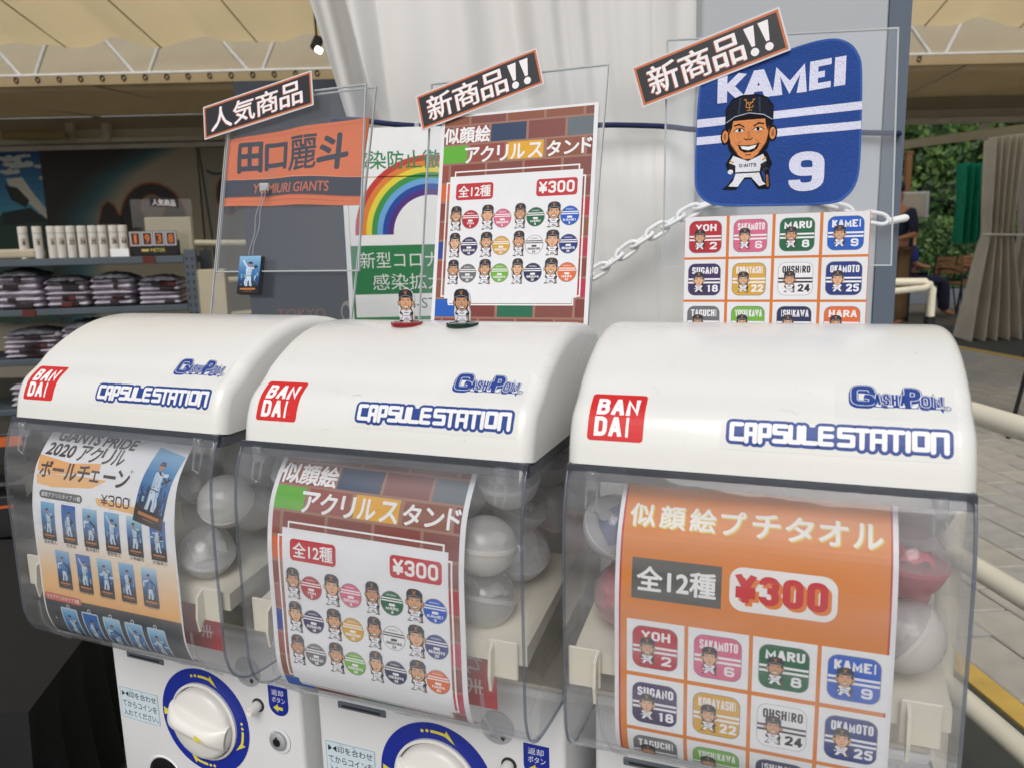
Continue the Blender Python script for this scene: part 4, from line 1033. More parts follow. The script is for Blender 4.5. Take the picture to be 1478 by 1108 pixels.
# ------------------------------------------------------------------ cartoon ball player artwork (unit height 100)
INK, SKINC, CAPC, JER = (30, 30, 34), (222, 158, 112), (38, 42, 52), (226, 228, 236)
def player(smile=1, brow=0, skin=SKINC, bat=True, big=False, feet=True, jaw=0):
    A = Print([(0, 0), (1, 0), (1, 1)], (0, 0, 0))
    b_ = lambda y: 63 + (y - 55) * .822          # body squeezed under the big head
    h_ = lambda y: y if y < 26 else 26 + (y - 26) * 1.2
    B = lambda P_: [(x * .98, b_(y)) for x, y in P_]
    HH = lambda P_: [(x, h_(y)) for x, y in P_]
    dk = tuple(int(v * .72) for v in skin)
    A.poly(B([(-18, 52), (-24, 66), (-20, 78), (-12, 78), (-20, 92), (-27, 99), (-12, 100), (-3, 86), (4, 86), (12, 100), (24, 100), (25, 94), (18, 90), (14, 76), (22, 78), (26, 68), (20, 52)]), INK, 1)
    A.poly(HH([(-25, 28), (-25, 13), (-18, 3), (-8, -.6), (8, -.6), (18, 3), (25, 13), (25, 28), (24.5, 40), (20, 52), (12, 60), (4, 63.5), (-4, 63.5), (-12, 60), (-20, 52), (-24.5, 40)]), INK, 1.2)
    for sx in (-1, 1):
        A.ell(sx * 25, 42, 4.6, 8.5, INK, 1.1, n=14); A.ell(sx * 24.8, 42, 3.2, 6.6, skin, 1.6, n=14); A.ell(sx * 25, 42, 1.4, 3.8, dk, 1.8, n=10)
    A.poly(B([(-16, 55), (0, 63), (16, 55), (20, 64), (14, 68), (13, 77), (-13, 77), (-13, 68), (-20, 64)]), JER, 2)
    A.poly(B([(-20, 64), (-13, 68), (-14, 74), (-20, 72)]), (44, 44, 50), 2.2); A.poly(B([(20, 64), (13.5, 68), (14.5, 74), (20, 72)]), (44, 44, 50), 2.2)
    A.poly(B([(-12.5, 78.4), (12.5, 78.4), (16, 90), (20, 94), (13, 96), (4, 84), (-3, 84), (-10, 96), (-20, 95), (-15, 88)]), JER, 2)
    A.rect(-12.2, b_(76.8), 24.4, 1.5, INK, 2.3)
    A.ell(-18, b_(76), 3, 2.6, JER, 2.5, n=10); A.ell(19, b_(75.5), 3.2, 2.6, (60, 60, 66), 2.5, n=10)
    if big: A.block("GIANTS", -9, b_(66), 18, 3.8, (40, 40, 46), 2.8, wt=.2)
    else: A.rect(-8, b_(66), 16, 2.2, (60, 60, 66), 2.8)
    A.rect(-19, b_(60.5), 4, 1.8, (214, 150, 70), 2.9, skew=2); A.rect(15, b_(61.5), 4, 1.8, (214, 150, 70), 2.9, skew=-2)
    if bat: A.stroke([(20.5, b_(78)), (21.5, 98)], 4.6, INK, 3); A.stroke([(20.5, b_(83)), (21.5, 97)], 2.4, (160, 108, 66), 3.5)
    A.poly(HH([(-20.5, 26), (20.5, 26), (21, 36), (18.5 + jaw, 47), (11 + jaw, 56), (4, 60.5), (-4, 60.5), (-11 - jaw, 56), (-18.5 - jaw, 47), (-21, 36)]), skin, 2)
    for sx in (-1, 1):
        A.poly([(sx * 20.8, 26), (sx * 16.5, 25), (sx * 17.6, 33), (sx * 20.6, 41)], INK, 2.4)
        A.poly(HH([(sx * 20.6, 38), (sx * 18.2, 46), (sx * 11, 54.5), (sx * 11 + sx * jaw, 56), (sx * (18.5 + jaw), 47)]), dk, 2.3)
    A.poly([(-25, 28), (-24.5, 14), (-18, 5), (-8, 1), (8, 1), (18, 5), (24.5, 14), (25, 28), (16, 22.5), (0, 20), (-16, 22.5)], CAPC, 3)
    A.poly([(-11, 3), (-8.6, 2.4), (-10, 19), (-12, 19.6)], (58, 64, 78), 3.2); A.poly([(11, 3), (8.6, 2.4), (10, 19), (12, 19.6)], (58, 64, 78), 3.2)
    A.poly([(-26, 29), (-16, 21.5), (0, 18.5), (16, 21.5), (26, 29), (16, 26), (0, 24), (-16, 26)], INK, 3.4)
    A.stroke([(-24, 27.4), (-15, 21.6), (0, 18.8), (15, 21.6), (24, 27.4)], .9, (178, 184, 200), 3.8, cap=False)
    oc = (206, 140, 70)
    for pts in (([(-4.6, 5), (0, 10.6), (4.6, 5)]), ([(0, 10.6), (0, 16)]), ([(-2.6, 16), (2.6, 16)]), ([(3.6, 8.0), (-3.4, 8.0), (-3.4, 13), (3.6, 13), (3.6, 10.6)]), ([(-6, 4.6), (-3, 4.6)]), ([(3, 4.6), (6, 4.6)])):
        A.stroke(pts, .8 if big else 1.1, oc, 3.9, cap=False)
    b = brow; yb = 31; ye_ = 36.6
    for sx in (-1, 1):
        A.poly([(sx * 16, yb + .6 - b), (sx * 10, yb - 1.8), (sx * 4.6, yb + .8 + b), (sx * 4.8, yb + 2.2 + b), (sx * 10, yb), (sx * 15.6, yb + 1.8 - b)], INK, 3)
        A.poly([(sx * 15, ye_ + .2), (sx * 12, ye_ - 2), (sx * 7, ye_ - 1.9), (sx * 4.8, ye_ + .4), (sx * 7, ye_ + 1.2), (sx * 12, ye_ + 1.4)], (232, 232, 232), 3.1)
        A.stroke([(sx * 15.6, ye_ + .2), (sx * 12, ye_ - 2), (sx * 7, ye_ - 1.9), (sx * 4.4, ye_ + .4)], .9, INK, 3.4, cap=False)
        A.ell(sx * 9.6, ye_ - .2, 1.7, 1.7, INK, 3.7, n=10)
        A.stroke([(sx * 13.5, ye_ + 3), (sx * 9, ye_ + 3.8)], .5, dk, 3, cap=False)
        A.stroke([(sx * 7.5, 47.5), (sx * (12.4 + smile), 52.5)], .6, dk, 3, cap=False)
    A.poly([(-1.2, 38), (1.4, 38), (2.6, 45), (-1.4, 45)], tuple(int(v * .9) for v in skin), 2.8)
    A.stroke([(-4.2, 45.2), (-2.2, 47.2), (0, 46.2), (2.2, 47.2), (4.2, 45.2)], 1.0, INK, 3, cap=False)
    if smile:
        A.poly([(-11, 51.6), (-4, 52.8), (4, 52.8), (12, 50.8), (9.5, 57), (4, 60.2), (-4, 60.2), (-9, 57)], INK, 3)
        A.poly([(-8.6, 53), (0, 54.2), (9, 52.8), (6.6, 56.4), (0, 58), (-6.4, 56.4)], (240, 240, 240), 3.4)
    else:
        A.stroke([(-7, 54.6), (0, 55.8), (7, 54.2)], 1.3, INK, 3, cap=False); A.poly([(-5, 56.4), (5, 56.2), (2, 58.2), (-2, 58.2)], (200, 110, 96), 2.9)
    A.stroke([(-3, 62.8), (3, 62.8)], .9, INK, 3, cap=False)
    return A
TONES = [(208, 156, 118), (220, 172, 136), (200, 148, 112), (212, 160, 120), (222, 176, 140), (214, 166, 126)]
PL = [player(smile=(k % 3 != 1), brow=(-1.0, 0, 1.0, .4)[k % 4], skin=TONES[k % 6], jaw=(-1.5, .8, 0, 1.6, -.6)[k % 5]) for k in range(12)]
NAMES = [("YOH", "2", (176, 36, 50)), ("SAKAMOTO", "6", (206, 100, 132)), ("MARU", "8", (26, 96, 62)), ("KAMEI", "9", (22, 86, 186)),
         ("SUGANO", "18", (60, 44, 92)), ("KOBAYASHI", "22", (206, 160, 62)), ("OHSHIRO", "24", (226, 226, 228)), ("OKAMOTO", "25", (30, 52, 122)),
         ("TAGUCHI", "28", (104, 106, 110)), ("YOSHIKAWA", "29", (110, 170, 60)), ("ISHIKAWA", "36", (34, 44, 84)), ("HARA", "83", (216, 104, 50))]


def towel_tile(P, x, y, w_, k, lay=2):
    nm, num, c = NAMES[k]; inv_ = nm == "OHSHIRO"; ink = (44, 44, 48) if inv_ else (228, 228, 232)
    h = w_ * 1.0
    P.rrect(x - .5, y - .5, w_ + 1, h + 1, w_ * .22, (168, 168, 172) if inv_ else (120, 120, 126), lay); P.rrect(x, y, w_, h, w_ * .21, c, lay + .4)
    P.rect(x, y + h * .46, w_, h * .055, ink, lay + .8); P.rect(x, y + h * .57, w_, h * .055, ink, lay + .8)
    tw = w_ * min(.82, .15 * len(nm) + .20); P.block(nm, x + w_ * .52 - tw / 2, y + h * .10, tw, h * .22, ink, lay + 1, wt=.27 if len(nm) < 6 else .22)
    nw = w_ * (.22 if len(num) == 1 else .36); P.block(num, x + w_ * .76 - nw / 2, y + h * .67, nw, h * .23, ink, lay + 1, wt=.26)
    P.group(PL[k], x + w_ * .33, y + h * .26, h * .0066, lay + 1.2)


def brick_poster(P):
    """artwork of the brick-wall sheet, 207 x 293 mm"""
    P.rect(5, 3, 197, 285, (150, 112, 96), .4)
    reds = [(128, 62, 54), (142, 72, 62), (118, 56, 50), (134, 80, 60), (124, 70, 64)]
    rn = random.Random(11)
    special = {(1, 2): (44, 62, 92), (1, 4): (94, 104, 112), (2, 0): (92, 168, 50), (2, 2): (218, 162, 44), (4, 0): (206, 96, 52), (7, 0): (44, 66, 142), (7, 4): (170, 48, 66), (10, 0): (30, 90, 180), (9, 4): (176, 40, 70), (10, 2): (30, 100, 74), (5, 4): (168, 44, 60)}
    for r_ in range(12):
        y0 = 15.3 + 24.4 * (r_ - 1); off = {0: -8, 1: 118 - 3 * 49.5 - .0, 2: 42 - 49.5}.get(r_, (16.5 if r_ % 2 else 40) - 49.5)
        if r_ == 1: off = 69 - 2 * 49.5
        for k in range(6):
            x0 = off + 50 * k if r_ != 2 else (-8.5 + 51 * k)
            x1 = x0 + 46.8; a, b = max(5, x0), min(202, x1)
            if b - a < 1: continue
            t, bt = max(3, y0), min(288, y0 + 21.9)
            if bt <= t: continue
            P.rect(a, t, b - a, bt - t, special.get((r_, k), rn.choice(reds)), .8)
    W_ = (232, 232, 232)
    P.text("似顔絵", 5.5, 16.5, 63, 20, W_, 3, bold=.035)
    for ch, x, w_, h, dy in (("ア", 36, 19, 19, 3), ("ク", 57.5, 17, 19, 2.5), ("リ", 80, 14, 19, 2.5), ("ル", 98, 18, 18, 2.5), ("ス", 121, 18, 18, 2.5), ("タ", 145, 17, 18, 2), ("ン", 167, 18, 16, 3), ("ド", 189, 12, 18, 1)):
        P.text(ch, x, 40.5 + dy, w_, h, W_, 3, bold=.035)
    P.frame(23, 72.5, 165, 170, 1.7, W_, 1.3); P.frame(12, 86, 184, 146, 1.7, W_, 1.3)
    P.poly([(17, 79), (192, 79), (192, 233), (186, 233), (186, 240), (22, 240), (22, 234), (17, 234)], (225, 226, 229), 1.8)
    P.rrect(26, 88.5, 51, 21, 4, (186, 44, 54), 3); P.text("全12種", 29.5, 91.5, 44, 14.5, W_, 4, bold=.02)
    P.rrect(134, 88.5, 52, 21, 4, (186, 44, 54), 3); P.block("¥300", 137.5, 91.5, 45, 14.5, W_, 4, wt=.19)
    for r_ in range(3):
        for c in range(4):
            k = r_ * 4 + c; nm, num, col = NAMES[k]; ink = (60, 60, 64) if nm == "OHSHIRO" else (232, 232, 232)
            x = 28 + 43.4 * c; y = 117 + 34 * r_
            P.ell(x, y + 15, 7.6, 15.5, (176, 170, 166), 2.6, n=20); P.group(PL[k], x, y, .31, 3, kx=(.94, 1.0, .9, 1.05)[k % 4])
            cx, cy = x + 20, y + 17.4
            P.ell(cx, cy, 11.9, 11.9, (130, 130, 134), 2.8, n=30); P.ell(cx, cy, 11.3, 11.3, col, 3.1, n=30)
            for yy in (-4.6, -2.2): hw = math.sqrt(11.3 ** 2 - yy ** 2) * .98; P.rect(cx - hw, cy + yy - .6, 2 * hw, 1.2, ink, 3.6)
            P.text("BASEBALL", cx - 5, cy - 8.6, 10, 1.6, ink, 3.6); P.rrect(cx - 3.2, cy + .4, 6.4, 2.4, .6, ink, 3.6, n=2)
            tw = min(16, 3.2 * len(nm)); P.block(nm, cx - tw / 2, cy + 3.6, tw, 2.8, ink, 3.8, wt=.28); nw = 2 * len(num); P.block(num, cx - nw / 2, cy + 7.2, nw, 2.8, ink, 3.8, wt=.28)
    return P


def photo_card(P, x, y, w_, h, k, rot=0, lay=2, border=None):
    """printed photo of a ball player against a stadium sky"""
    A = Print([(0, 0), (1, 0), (1, 1)], (0, 0, 0)); rn = random.Random(k * 3 + 1)
    skyc = [(120, 170, 206), (34, 92, 168), (150, 190, 210), (132, 176, 208), (170, 200, 216), (30, 80, 170)][k % 6]
    if border: A.rrect(-8, -8, 116, 216, 10, border, -.4)
    A.rect(0, 0, 100, 200, (26, 60, 100), 0)
    for q in range(12):
        t = q / 11; A.rect(0, q * 9, 100, 9.2, tuple(skyc[i] * (1 - t) + (44, 100, 156)[i] * t for i in range(3)), .2)
    for q in range(7):
        t = q / 6; A.rect(0, 108 + q * 8, 100, 8.2, tuple((44, 92, 144)[i] * (1 - t) + (34, 40, 54)[i] * t for i in range(3)), .2)
    for q in range(14): x0 = rn.uniform(0, 92); y0 = rn.uniform(60, 130); A.rect(x0, y0, rn.uniform(3, 8), rn.uniform(10, 40), rn.choice([(70, 120, 176), (30, 70, 120), (150, 180, 200), (24, 50, 90)]), .4 + .02 * q)
    if k % 6 in (2, 5):
        for q in range(5): A.ell(rn.uniform(5, 95), rn.uniform(60, 100), rn.uniform(8, 20), rn.uniform(4, 8), (176, 200, 216), .7 + .02 * q, n=12)
    for q in range(40): x0 = rn.uniform(0, 96); y0 = rn.uniform(96, 156); A.rect(x0, y0, rn.uniform(1.5, 4), rn.uniform(2, 8), rn.choice([(60, 84, 110), (30, 44, 64), (96, 120, 140), (24, 34, 50)]), .8 + .005 * q)
    J = (190, 206, 220); D = (30, 36, 52); mir = -1 if k % 2 else 1
    X = lambda v: 50 + mir * (v - 50)
    def PP(pts, c, l): A.poly([(X(a), b) for a, b in pts], c, l)
    sty = k % 4
    PP([(36, 62), (58, 56), (66, 70), (62, 104), (40, 106)], J if sty != 2 else (52, 104, 168), 1.3)
    PP([(40, 104), (62, 102), (70, 140), (62, 168), (52, 166), (54, 136), (48, 128), (42, 166), (30, 166), (36, 134)], J, 1.2)
    for (a_, b_, c_, d_) in ((44, 66, 42, 100), (52, 70, 56, 98), (38, 112, 35, 158), (60, 112, 62, 156), (47, 84, 50, 104)): A.stroke([(X(a_), b_), (X(c_), d_)], 2.2, (122, 146, 172), 1.9, cap=False)
    A.rect(38, 104, 26, 3, (30, 34, 46), 2)
    A.ell(X(45), 46, 8, 10, (170, 122, 98), 1.6, n=14); PP([(34, 44), (38, 32), (52, 31), (57, 42), (46, 42)], D, 1.8)
    if sty == 0: A.stroke([(X(58), 66), (X(76), 60)], 9, J, 1.5); A.stroke([(X(48), 60), (X(84), 76)], 6, D, 1.7); A.stroke([(X(70), 84), (X(92), 66)], 5, D, 1.7)
    elif sty == 1: A.stroke([(X(40), 66), (X(24), 84), (X(40), 96)], 9, D, 1.5); A.ell(X(30), 84, 11, 13, (30, 30, 34), 1.9, n=12)
    elif sty == 2: A.stroke([(X(56), 66), (X(82), 84), (X(86), 112)], 10, D, 1.5); A.stroke([(X(40), 66), (X(12), 74), (X(10), 96)], 9, J, 1.5)
    else: A.stroke([(X(56), 64), (X(72), 40), (X(80), 22)], 8, J, 1.5); A.stroke([(X(40), 68), (X(22), 60)], 9, J, 1.5); A.ell(X(20), 58, 9, 9, (60, 44, 30), 1.9, n=12)
    A.rect(0, 160, 100, 40, (34, 28, 28), 2.4); A.rect(14, 170, 72, 9, (176, 112, 56), 2.8); A.rect(30, 184, 40, 4, (120, 80, 48), 2.8)
    P.group(A, x, y, w_ / 100, lay, rot); return P


# ------------------------------------------------------------------ capsule machines
W = .30
LP = Prof([(0, 0), (.0048, .0215), (.0145, .041), (.0335, .0555), (.050, .0695), (.08, .0866), (.11, .0974), (.14, .1020), (.17, .1012), (.20, .0972)])
LPK = 0.98863
WP = Prof([(0, -.0005), (-.0085, -.018), (-.0145, -.038), (-.0175, -.058), (-.0185, -.08), (-.019, -.11), (-.019, -.16), (-.019, -.21), (-.017, -.23), (-.010, -.247), (.002, -.258), (.018, -.264), (.05, -.267), (.0845, -.268)])
PP_ = Prof([(.024, -.012), (.022, -.016), (.004, -.037), (-.008, -.058), (-.0150, -.09), (-.0168, -.12), (-.0168, -.16), (-.0168, -.2), (-.015, -.222), (-.0085, -.242), (.0, -.250), (.012, -.2545)])


def profile_shell(mb, path, width, r, close=None, x0=0.0, mi=0, seg=6, caps=True):
    """extrude a (y, z) outline across x, rounding it in towards both ends"""
    n = len(path); nor = []
    for i in range(n):
        a = path[max(i - 1, 0)]; b = path[min(i + 1, n - 1)]
        tx, ty = b[0] - a[0], b[1] - a[1]; L_ = math.hypot(tx, ty) or 1; nor.append((ty / L_, -tx / L_))
    st = []
    for k in range(seg + 1):
        q = math.pi / 2 * k / seg; st.append((r * (1 - math.sin(q)), r * (1 - math.cos(q))))
    st = [(x, e) for e, x in [(a, b) for a, b in st]]           # (x from the end, inset)
    st = [(r * (1 - math.cos(math.pi / 2 * k / seg)), r * (1 - math.sin(math.pi / 2 * k / seg))) for k in range(seg + 1)]
    stations = [(x, e) for x, e in st] + [(width * (k / 6), 0) for k in range(1, 6)] + [(width - x, e) for x, e in reversed(st)]
    V = []
    for x, e in stations:
        for (y, z), (ny, nz) in zip(path, nor): V.append((x0 + x, y + ny * e * close[0], z + nz * e * close[1]) if close else (x0 + x, y + ny * e, z + nz * e))
    Fc = []
    for i in range(len(stations) - 1):
        for j in range(n - 1): Fc.append((i * n + j, i * n + j + 1, (i + 1) * n + j + 1, (i + 1) * n + j))
    mb.add(V, Fc, mi)
    return [V[:n], V[-n:]]


def machine(idx, pos, yaw, label):
    t = thing("capsule_machine", label, "capsule machine", "capsule toy machines in a row", loc=pos, rz=yaw)
    # ---- lid
    path = [(p[0], p[1]) for p in LP.p] + [(.215, .0935), (.228, .086), (.236, .072), (.238, .05), (.238, 0)]
    path = [(a, b) for a, b in path]
    # inset normals must point inwards: reverse orientation
    mb = MB(); ends = profile_shell(mb, path, W, .013)
    for k, e_ in enumerate(ends):
        b0 = len(mb.v); mb.add(e_, [tuple(range(len(e_)))])
    mb.add([(.0, .0, 0), (W, .0, 0), (W, .236, 0), (0, .236, 0)], [])
    mb.add([(.012, .008, .0008), (W - .012, .008, .0008), (W - .012, .234, .0008), (.012, .234, .0008)], [(0, 1, 2, 3)])
    lid = mb.build("lid", M['lid'], t, smooth=38, weld=True)
    def lm(u, v, h):      # v measured up the lid from its lower edge, in mm
        y, z, ty, tz = LP(v * .001 * LPK); return Vector((u * .001, y - tz * (h + .00025), z + ty * (h + .00025)))
    # maker's sticker
    fl = lambda f: (lambda u, v, h: f(u, -v, h))
    P = Print([(a, -b) for a, b in rr_pts(17.5, 20.5, 46, 44, 3, 5)], (206, 40, 40), .0002)
    P.block("BAN", 23.5, -59, 35, 16.5, (240, 240, 240), 1, wt=.215, gap=.16); P.block("DAI", 23, -40.8, 30, 16.5, (240, 240, 240), 1, wt=.215, gap=.16)
    P.build("maker_sticker", fl(lm), M['film'], lid, cutv=6, cutu=12)
    # name sticker
    film = (222, 222, 218)
    P = Print([(x, -y) for x, y in ((123.5, 20), (286.5, 20), (286.5, 86), (206, 86), (206, 49.5), (123.5, 49.5))], film, .00015)
    B_ = (34, 66, 140); Wt = (234, 234, 236)
    SX, SY = 128.3, -44.6; UW, UH = 154.5 / 1345, 21.4
    G = {'C': [[(1, 0), (0, 0), (0, 1), (1.2, 1)]], 'A': [[(0, 1.12), (0, 0), (1, 0), (1, 1.12)], [(0, .62), (1, .62)]], 'P': [[(0, 1.12), (0, 0), (1, 0), (1, .68), (0, .68)]],
         'S': [[(1, 0), (0, 0), (0, .46), (1, .46), (1, 1), (0, 1)]], 'U': [[(0, .0), (0, 1), (1, 1), (1, 0)]], 'L': [[(0, 0), (0, 1), (1, 1)]], 'E': [[(1, 0), (0, 0), (0, 1), (1, 1)], [(0, .5), (1, .5)]],
         'T': [[(0, 0), (1, 0)], [(.5, 0), (.5, 1.12)]], 'I': [[(0, 0), (0, 1.12)]], 'O': [[(0, 0), (1, 0), (1, 1), (0, 1), (0, 0)]], 'N': [[(0, 1.12), (0, 0), (1, 0), (1, 1.12)]]}
    for ch, xa, xb in (('C', 32, 95), ('A', 128, 182), ('P', 215, 272), ('S', 306, 376), ('U', 404, 458), ('L', 486, 560), ('E', 588, 655), ('S', 702, 780), ('T', 800, 868), ('A', 895, 965), ('T', 990, 1068), ('I', 1098, 1098), ('O', 1134, 1206), ('N', 1238, 1312)):
        for stk in G[ch]:
            pts = [(SX + (xa + (xb - xa) * a) * UW, SY + 4.2 + b * (UH - 9.6)) for a, b in stk]
            P.stroke(pts, 8.6, B_, 1); P.stroke(pts, 3.5, Wt, 3)
            if ch in 'SACPUN': P.rect(pts[0][0] if ch != 'S' else SX + xa * UW, SY + 5, (xb - xa) * UW, UH - 11, B_, 1.1)
    P.rect(SX + 6, SY + 3.6, 146, UH - 10, B_, .9)
    for c, l, e in ((B_, 1, 1.1), (Wt, 2, .5), (B_, 3, .0)):
        for bd, x_, y_, w2, h2, wt_, dl in (("G", 217, -83.5, 16.5, 19, .21, 0), ("ASHA", 233, -76, 22, 10.5, .17, .2), ("P", 253.5, -82.5, 11, 17.5, .22, .4), ("ON", 264.3, -75.5, 14.5, 10.5, .165, .6)):
            P.block(bd, x_, y_, w2, h2, c, l + dl, wt=wt_, grow=e, gap=.34)
            if l == 1: P.block(bd, x_ - .6, y_ + 2.2, w2, h2, c, l - .5 + dl * .1, wt=wt_, grow=e)
    for xx in range(6): P.rect(233 + 8 * xx, -65.5, 5.4, 2.6, B_, 1); P.rect(233.8 + 8 * xx, -65.5, 3.8, 1.7, Wt, 1.4)
    P.ring(281.2, -64.6, 1.9, 2.5, B_, 1, n=20); P.text("R", 280.2, -65.8, 2, 2.4, B_, 1)
    P.build("name_sticker", fl(lm), M['film'], lid, cutv=6, cutu=20)
    rn = random.Random(40 + idx)
    P = Print([(150, -112), (150.6, -112), (150.6, -112.3), (150, -112.3)], (190, 188, 180), .00005)
    for q in range(16):
        x, y, a = rn.uniform(20, 280), -rn.uniform(8, 190), rn.uniform(-.6, .6); L_ = rn.choice([1.2, 2, 3, 6, 9])
        c = rn.choice([(196, 194, 186), (176, 174, 168), (150, 148, 142)])
        P.stroke([(x, y), (x + L_ * math.cos(a), y + L_ * math.sin(a)), (x + L_ * 1.5 * math.cos(a + .3), y + L_ * 1.5 * math.sin(a + .3))], rn.uniform(.12, .3), c, .05, cap=False)
    for q in range(26): P.ell(rn.uniform(12, 288), -rn.uniform(5, 195), rn.uniform(.2, .5), rn.uniform(.15, .4), (150, 146, 136), .05, n=6)
    sc = P.build("scuff_marks", fl(lm), M['film'], lid, cutv=5, clip=False); sc["kind"] = "stuff"
    # ---- clear window hood
    wn = MB(); pth = [(a, b) for a, b in WP.p]
    ends = profile_shell(wn, pth[::-1], W - .001, .008, x0=.0005, seg=5)
    win = None
    for e_ in ends:
        xx = e_[0][0]; bk = [(xx, .228, -.268), (xx, .228, -.0005)]
        bk = bk[::-1]
        wn.add(list(e_) + bk, [tuple(range(len(e_) + 2))])
    win = wn.build("clear_window", M['win'], t, smooth=50, weld=True)
    for xx in (.0025, W - .0025):
        pts = [(xx, a + .0018, b) for a, b in pth] + [(xx, .16, -.268)]
        MB().tube(pts, .0014, n=8).build("window_edge", M['win_e'], win, smooth=60)
    MB().tube([(.004, .0195, -.2655), (W - .004, .0195, -.2655)], .0032, n=10).build("lower_lip", M['win'], win, smooth=60)
    mb = MB()
    for (a, b, c, d, hx) in ((.0, .011, .0, .0, 0),):
        P4 = []
        mb.rbox((W / 2, .0012, -.0068), (W - .002, .0075, .0128), r=.0012, seg=1)
        mb.box((.0045, .117, -.0075), (.005, .224, .0125)); mb.box((W - .0045, .117, -.0075), (.005, .224, .0125))
    mb.build("window_rim", M['rimc'], t)
    MB().box((W / 2, .14, -.006), (W - .03, .20, .004)).build("lid_underside", M['body'], t)
    for xx in (.024, W - .024):
        mb = MB(); mb.rbox((xx, -.0035, -.012), (.010, .008, .016), r=.0015, seg=1); mb.tube([(xx - .004, -.006, -.018), (xx - .004, -.0105, -.034), (xx + .003, -.0115, -.038), (xx + .005, -.0095, -.03), (xx + .004, -.004, -.018)], .0011, n=6)
        mb.build("hinge_clip", M['win'], t, smooth=40)
    for xx in (.034, W - .042):
        mb = MB(); mb.tube([(xx, -.0195, -.205), (xx + .002, -.0195, -.228), (xx + .008, -.012, -.246), (xx + .018, .0, -.257)], .0015, n=6); mb.build("moulding_rib", M['win'], t, smooth=60)
    # ---- inside
    mb = MB()
    mb.box((W / 2, .230, -.135), (W - .004, .004, .262)); mb.build("back_panel", M['inner'], t)
    mb = MB()
    mb.add([(.006, .0, -.166), (W - .006, .0, -.166), (W - .006, .150, -.140), (.006, .150, -.140)] + [(.006, .0, -.184), (W - .006, .0, -.184), (W - .006, .150, -.150), (.006, .150, -.150)],
           [(0, 1, 2, 3), (4, 7, 6, 5), (0, 4, 5, 1), (1, 5, 6, 2), (2, 6, 7, 3), (3, 7, 4, 0)])
    mb.build("tray", M['cream'], t)
    MB().box((W / 2, .16, -.257), (W - .006, .146, .004)).build("inner_floor", M['cream'], t)
    mb = MB(); mb.box((W / 2, .16, -.2), (.10, .08, .1)); mb.tube([(.2, .05, -.18), (.2, .06, -.255)], .012, n=16); mb.build("dispenser_block", M['cream'], t, smooth=40)
    for xx, sg in ((.0265, -1), (W - .037, 1)):
        mb = MB(); mb.rbox((xx + .010 * sg, -.0045, -.178), (.028, .003, .036), r=.001, seg=1)
        mb.add([(xx, -.003, -.160), (xx, -.014, -.168), (xx, -.0165, -.19), (xx, -.014, -.205), (xx, -.003, -.186)] + [(xx + .0026, -.003, -.160), (xx + .0026, -.014, -.168), (xx + .0026, -.0165, -.19), (xx + .0026, -.014, -.205), (xx + .0026, -.003, -.186)],
               [(0, 1, 2, 3, 4), (9, 8, 7, 6, 5)] + [(i, (i + 1) % 5, (i + 1) % 5 + 5, i + 5) for i in range(5)])
        mb.build("tray_latch", M['cream'], t)
    P = Print([(0, 0), (56, 0), (56, 58), (0, 58)], (188, 34, 42), .001)
    P.text("れま", 42, 4, 42, 17, (222, 214, 210), 1, bold=.01, rot=R(90))
    P.build("warning_card", lambda u, v, h: Vector((.196 + u * .001, .028 - h, -.193 - v * .001)), M['film'], t)
    # ---- base
    YB = .087
    mb = MB(); mb.rbox((W / 2, YB + .083, -.390), (W - .002, .166, .258), r=.006, seg=3); body = mb.build("base_body", M['body'], t, smooth=50)
    MB().box((W / 2, YB + .08, -.5215), (W - .016, .15, .006)).build("base_gap", M['dark'], t)
    MB().rbox((W / 2, YB + .083, -.70), (W - .002, .166, .349), r=.006, seg=2).build("stand", M['body'], t, smooth=50)
    AXY = Matrix.Rotation(R(90), 3, 'X')         # +Z -> -Y (towards the viewer)
    dc = (.152, YB, -.392)
    mb = MB(); mb.lathe([(.0505, 0), (.0505, .0012), (.0685, .0012), (.0685, 0)], c=dc, axis=AXY, n=64); ring = mb.build("dial_ring", M['blue'], t, smooth=50)
    fm = lambda u, v, h: Vector((dc[0] + u * .001, YB - .00135 - h, dc[2] - v * .001))
    ye = (226, 214, 70)
    for a0 in (-90, 5, 95):
        q0, q1 = R(a0 + 13), R(a0 + 27)
        P = Print([(65 * math.cos(q0), 65 * math.sin(q0)), (57.6 * math.cos(q0), 57.6 * math.sin(q0)), (54.5 * math.cos(q1), 54.5 * math.sin(q1))], ye, .0001)
        for k in range(2):
            q = R(a0 - 14 + 6 * k); P.ell(59.5 * math.cos(q), 59.5 * math.sin(q), 2, 2, ye, 1, n=12)
        P.ring(0, 0, 57.6, 61, ye, 1, a0 - 4, a0 + 14, 12)
        P.build("arrow_mark", fm, M['film'], ring, clip=False)
    Print([(-66, -5.5), (-66, 5.5), (-53, 0)], ye, .0002).build("start_mark", fm, M['film'], ring, clip=False)
    mb = MB(); mb.lathe([(.0505, -.004), (.0505, .004), (.0475, .0055), (.0465, .002), (.0465, -.004)], c=dc, axis=AXY, n=64); mb.build("dial_collar", M['knob'], t, smooth=40)
    mb = MB(); mb.lathe([(.0455, 0), (.0455, .007), (.044, .0115), (.039, .0145), (.02, .0158), (0, .016)], c=dc, axis=AXY, n=56)
    kn = mb.build("dial_knob", M['knob'], t, smooth=50)
    rk_ = Matrix.Rotation(R(12), 3, 'Y')
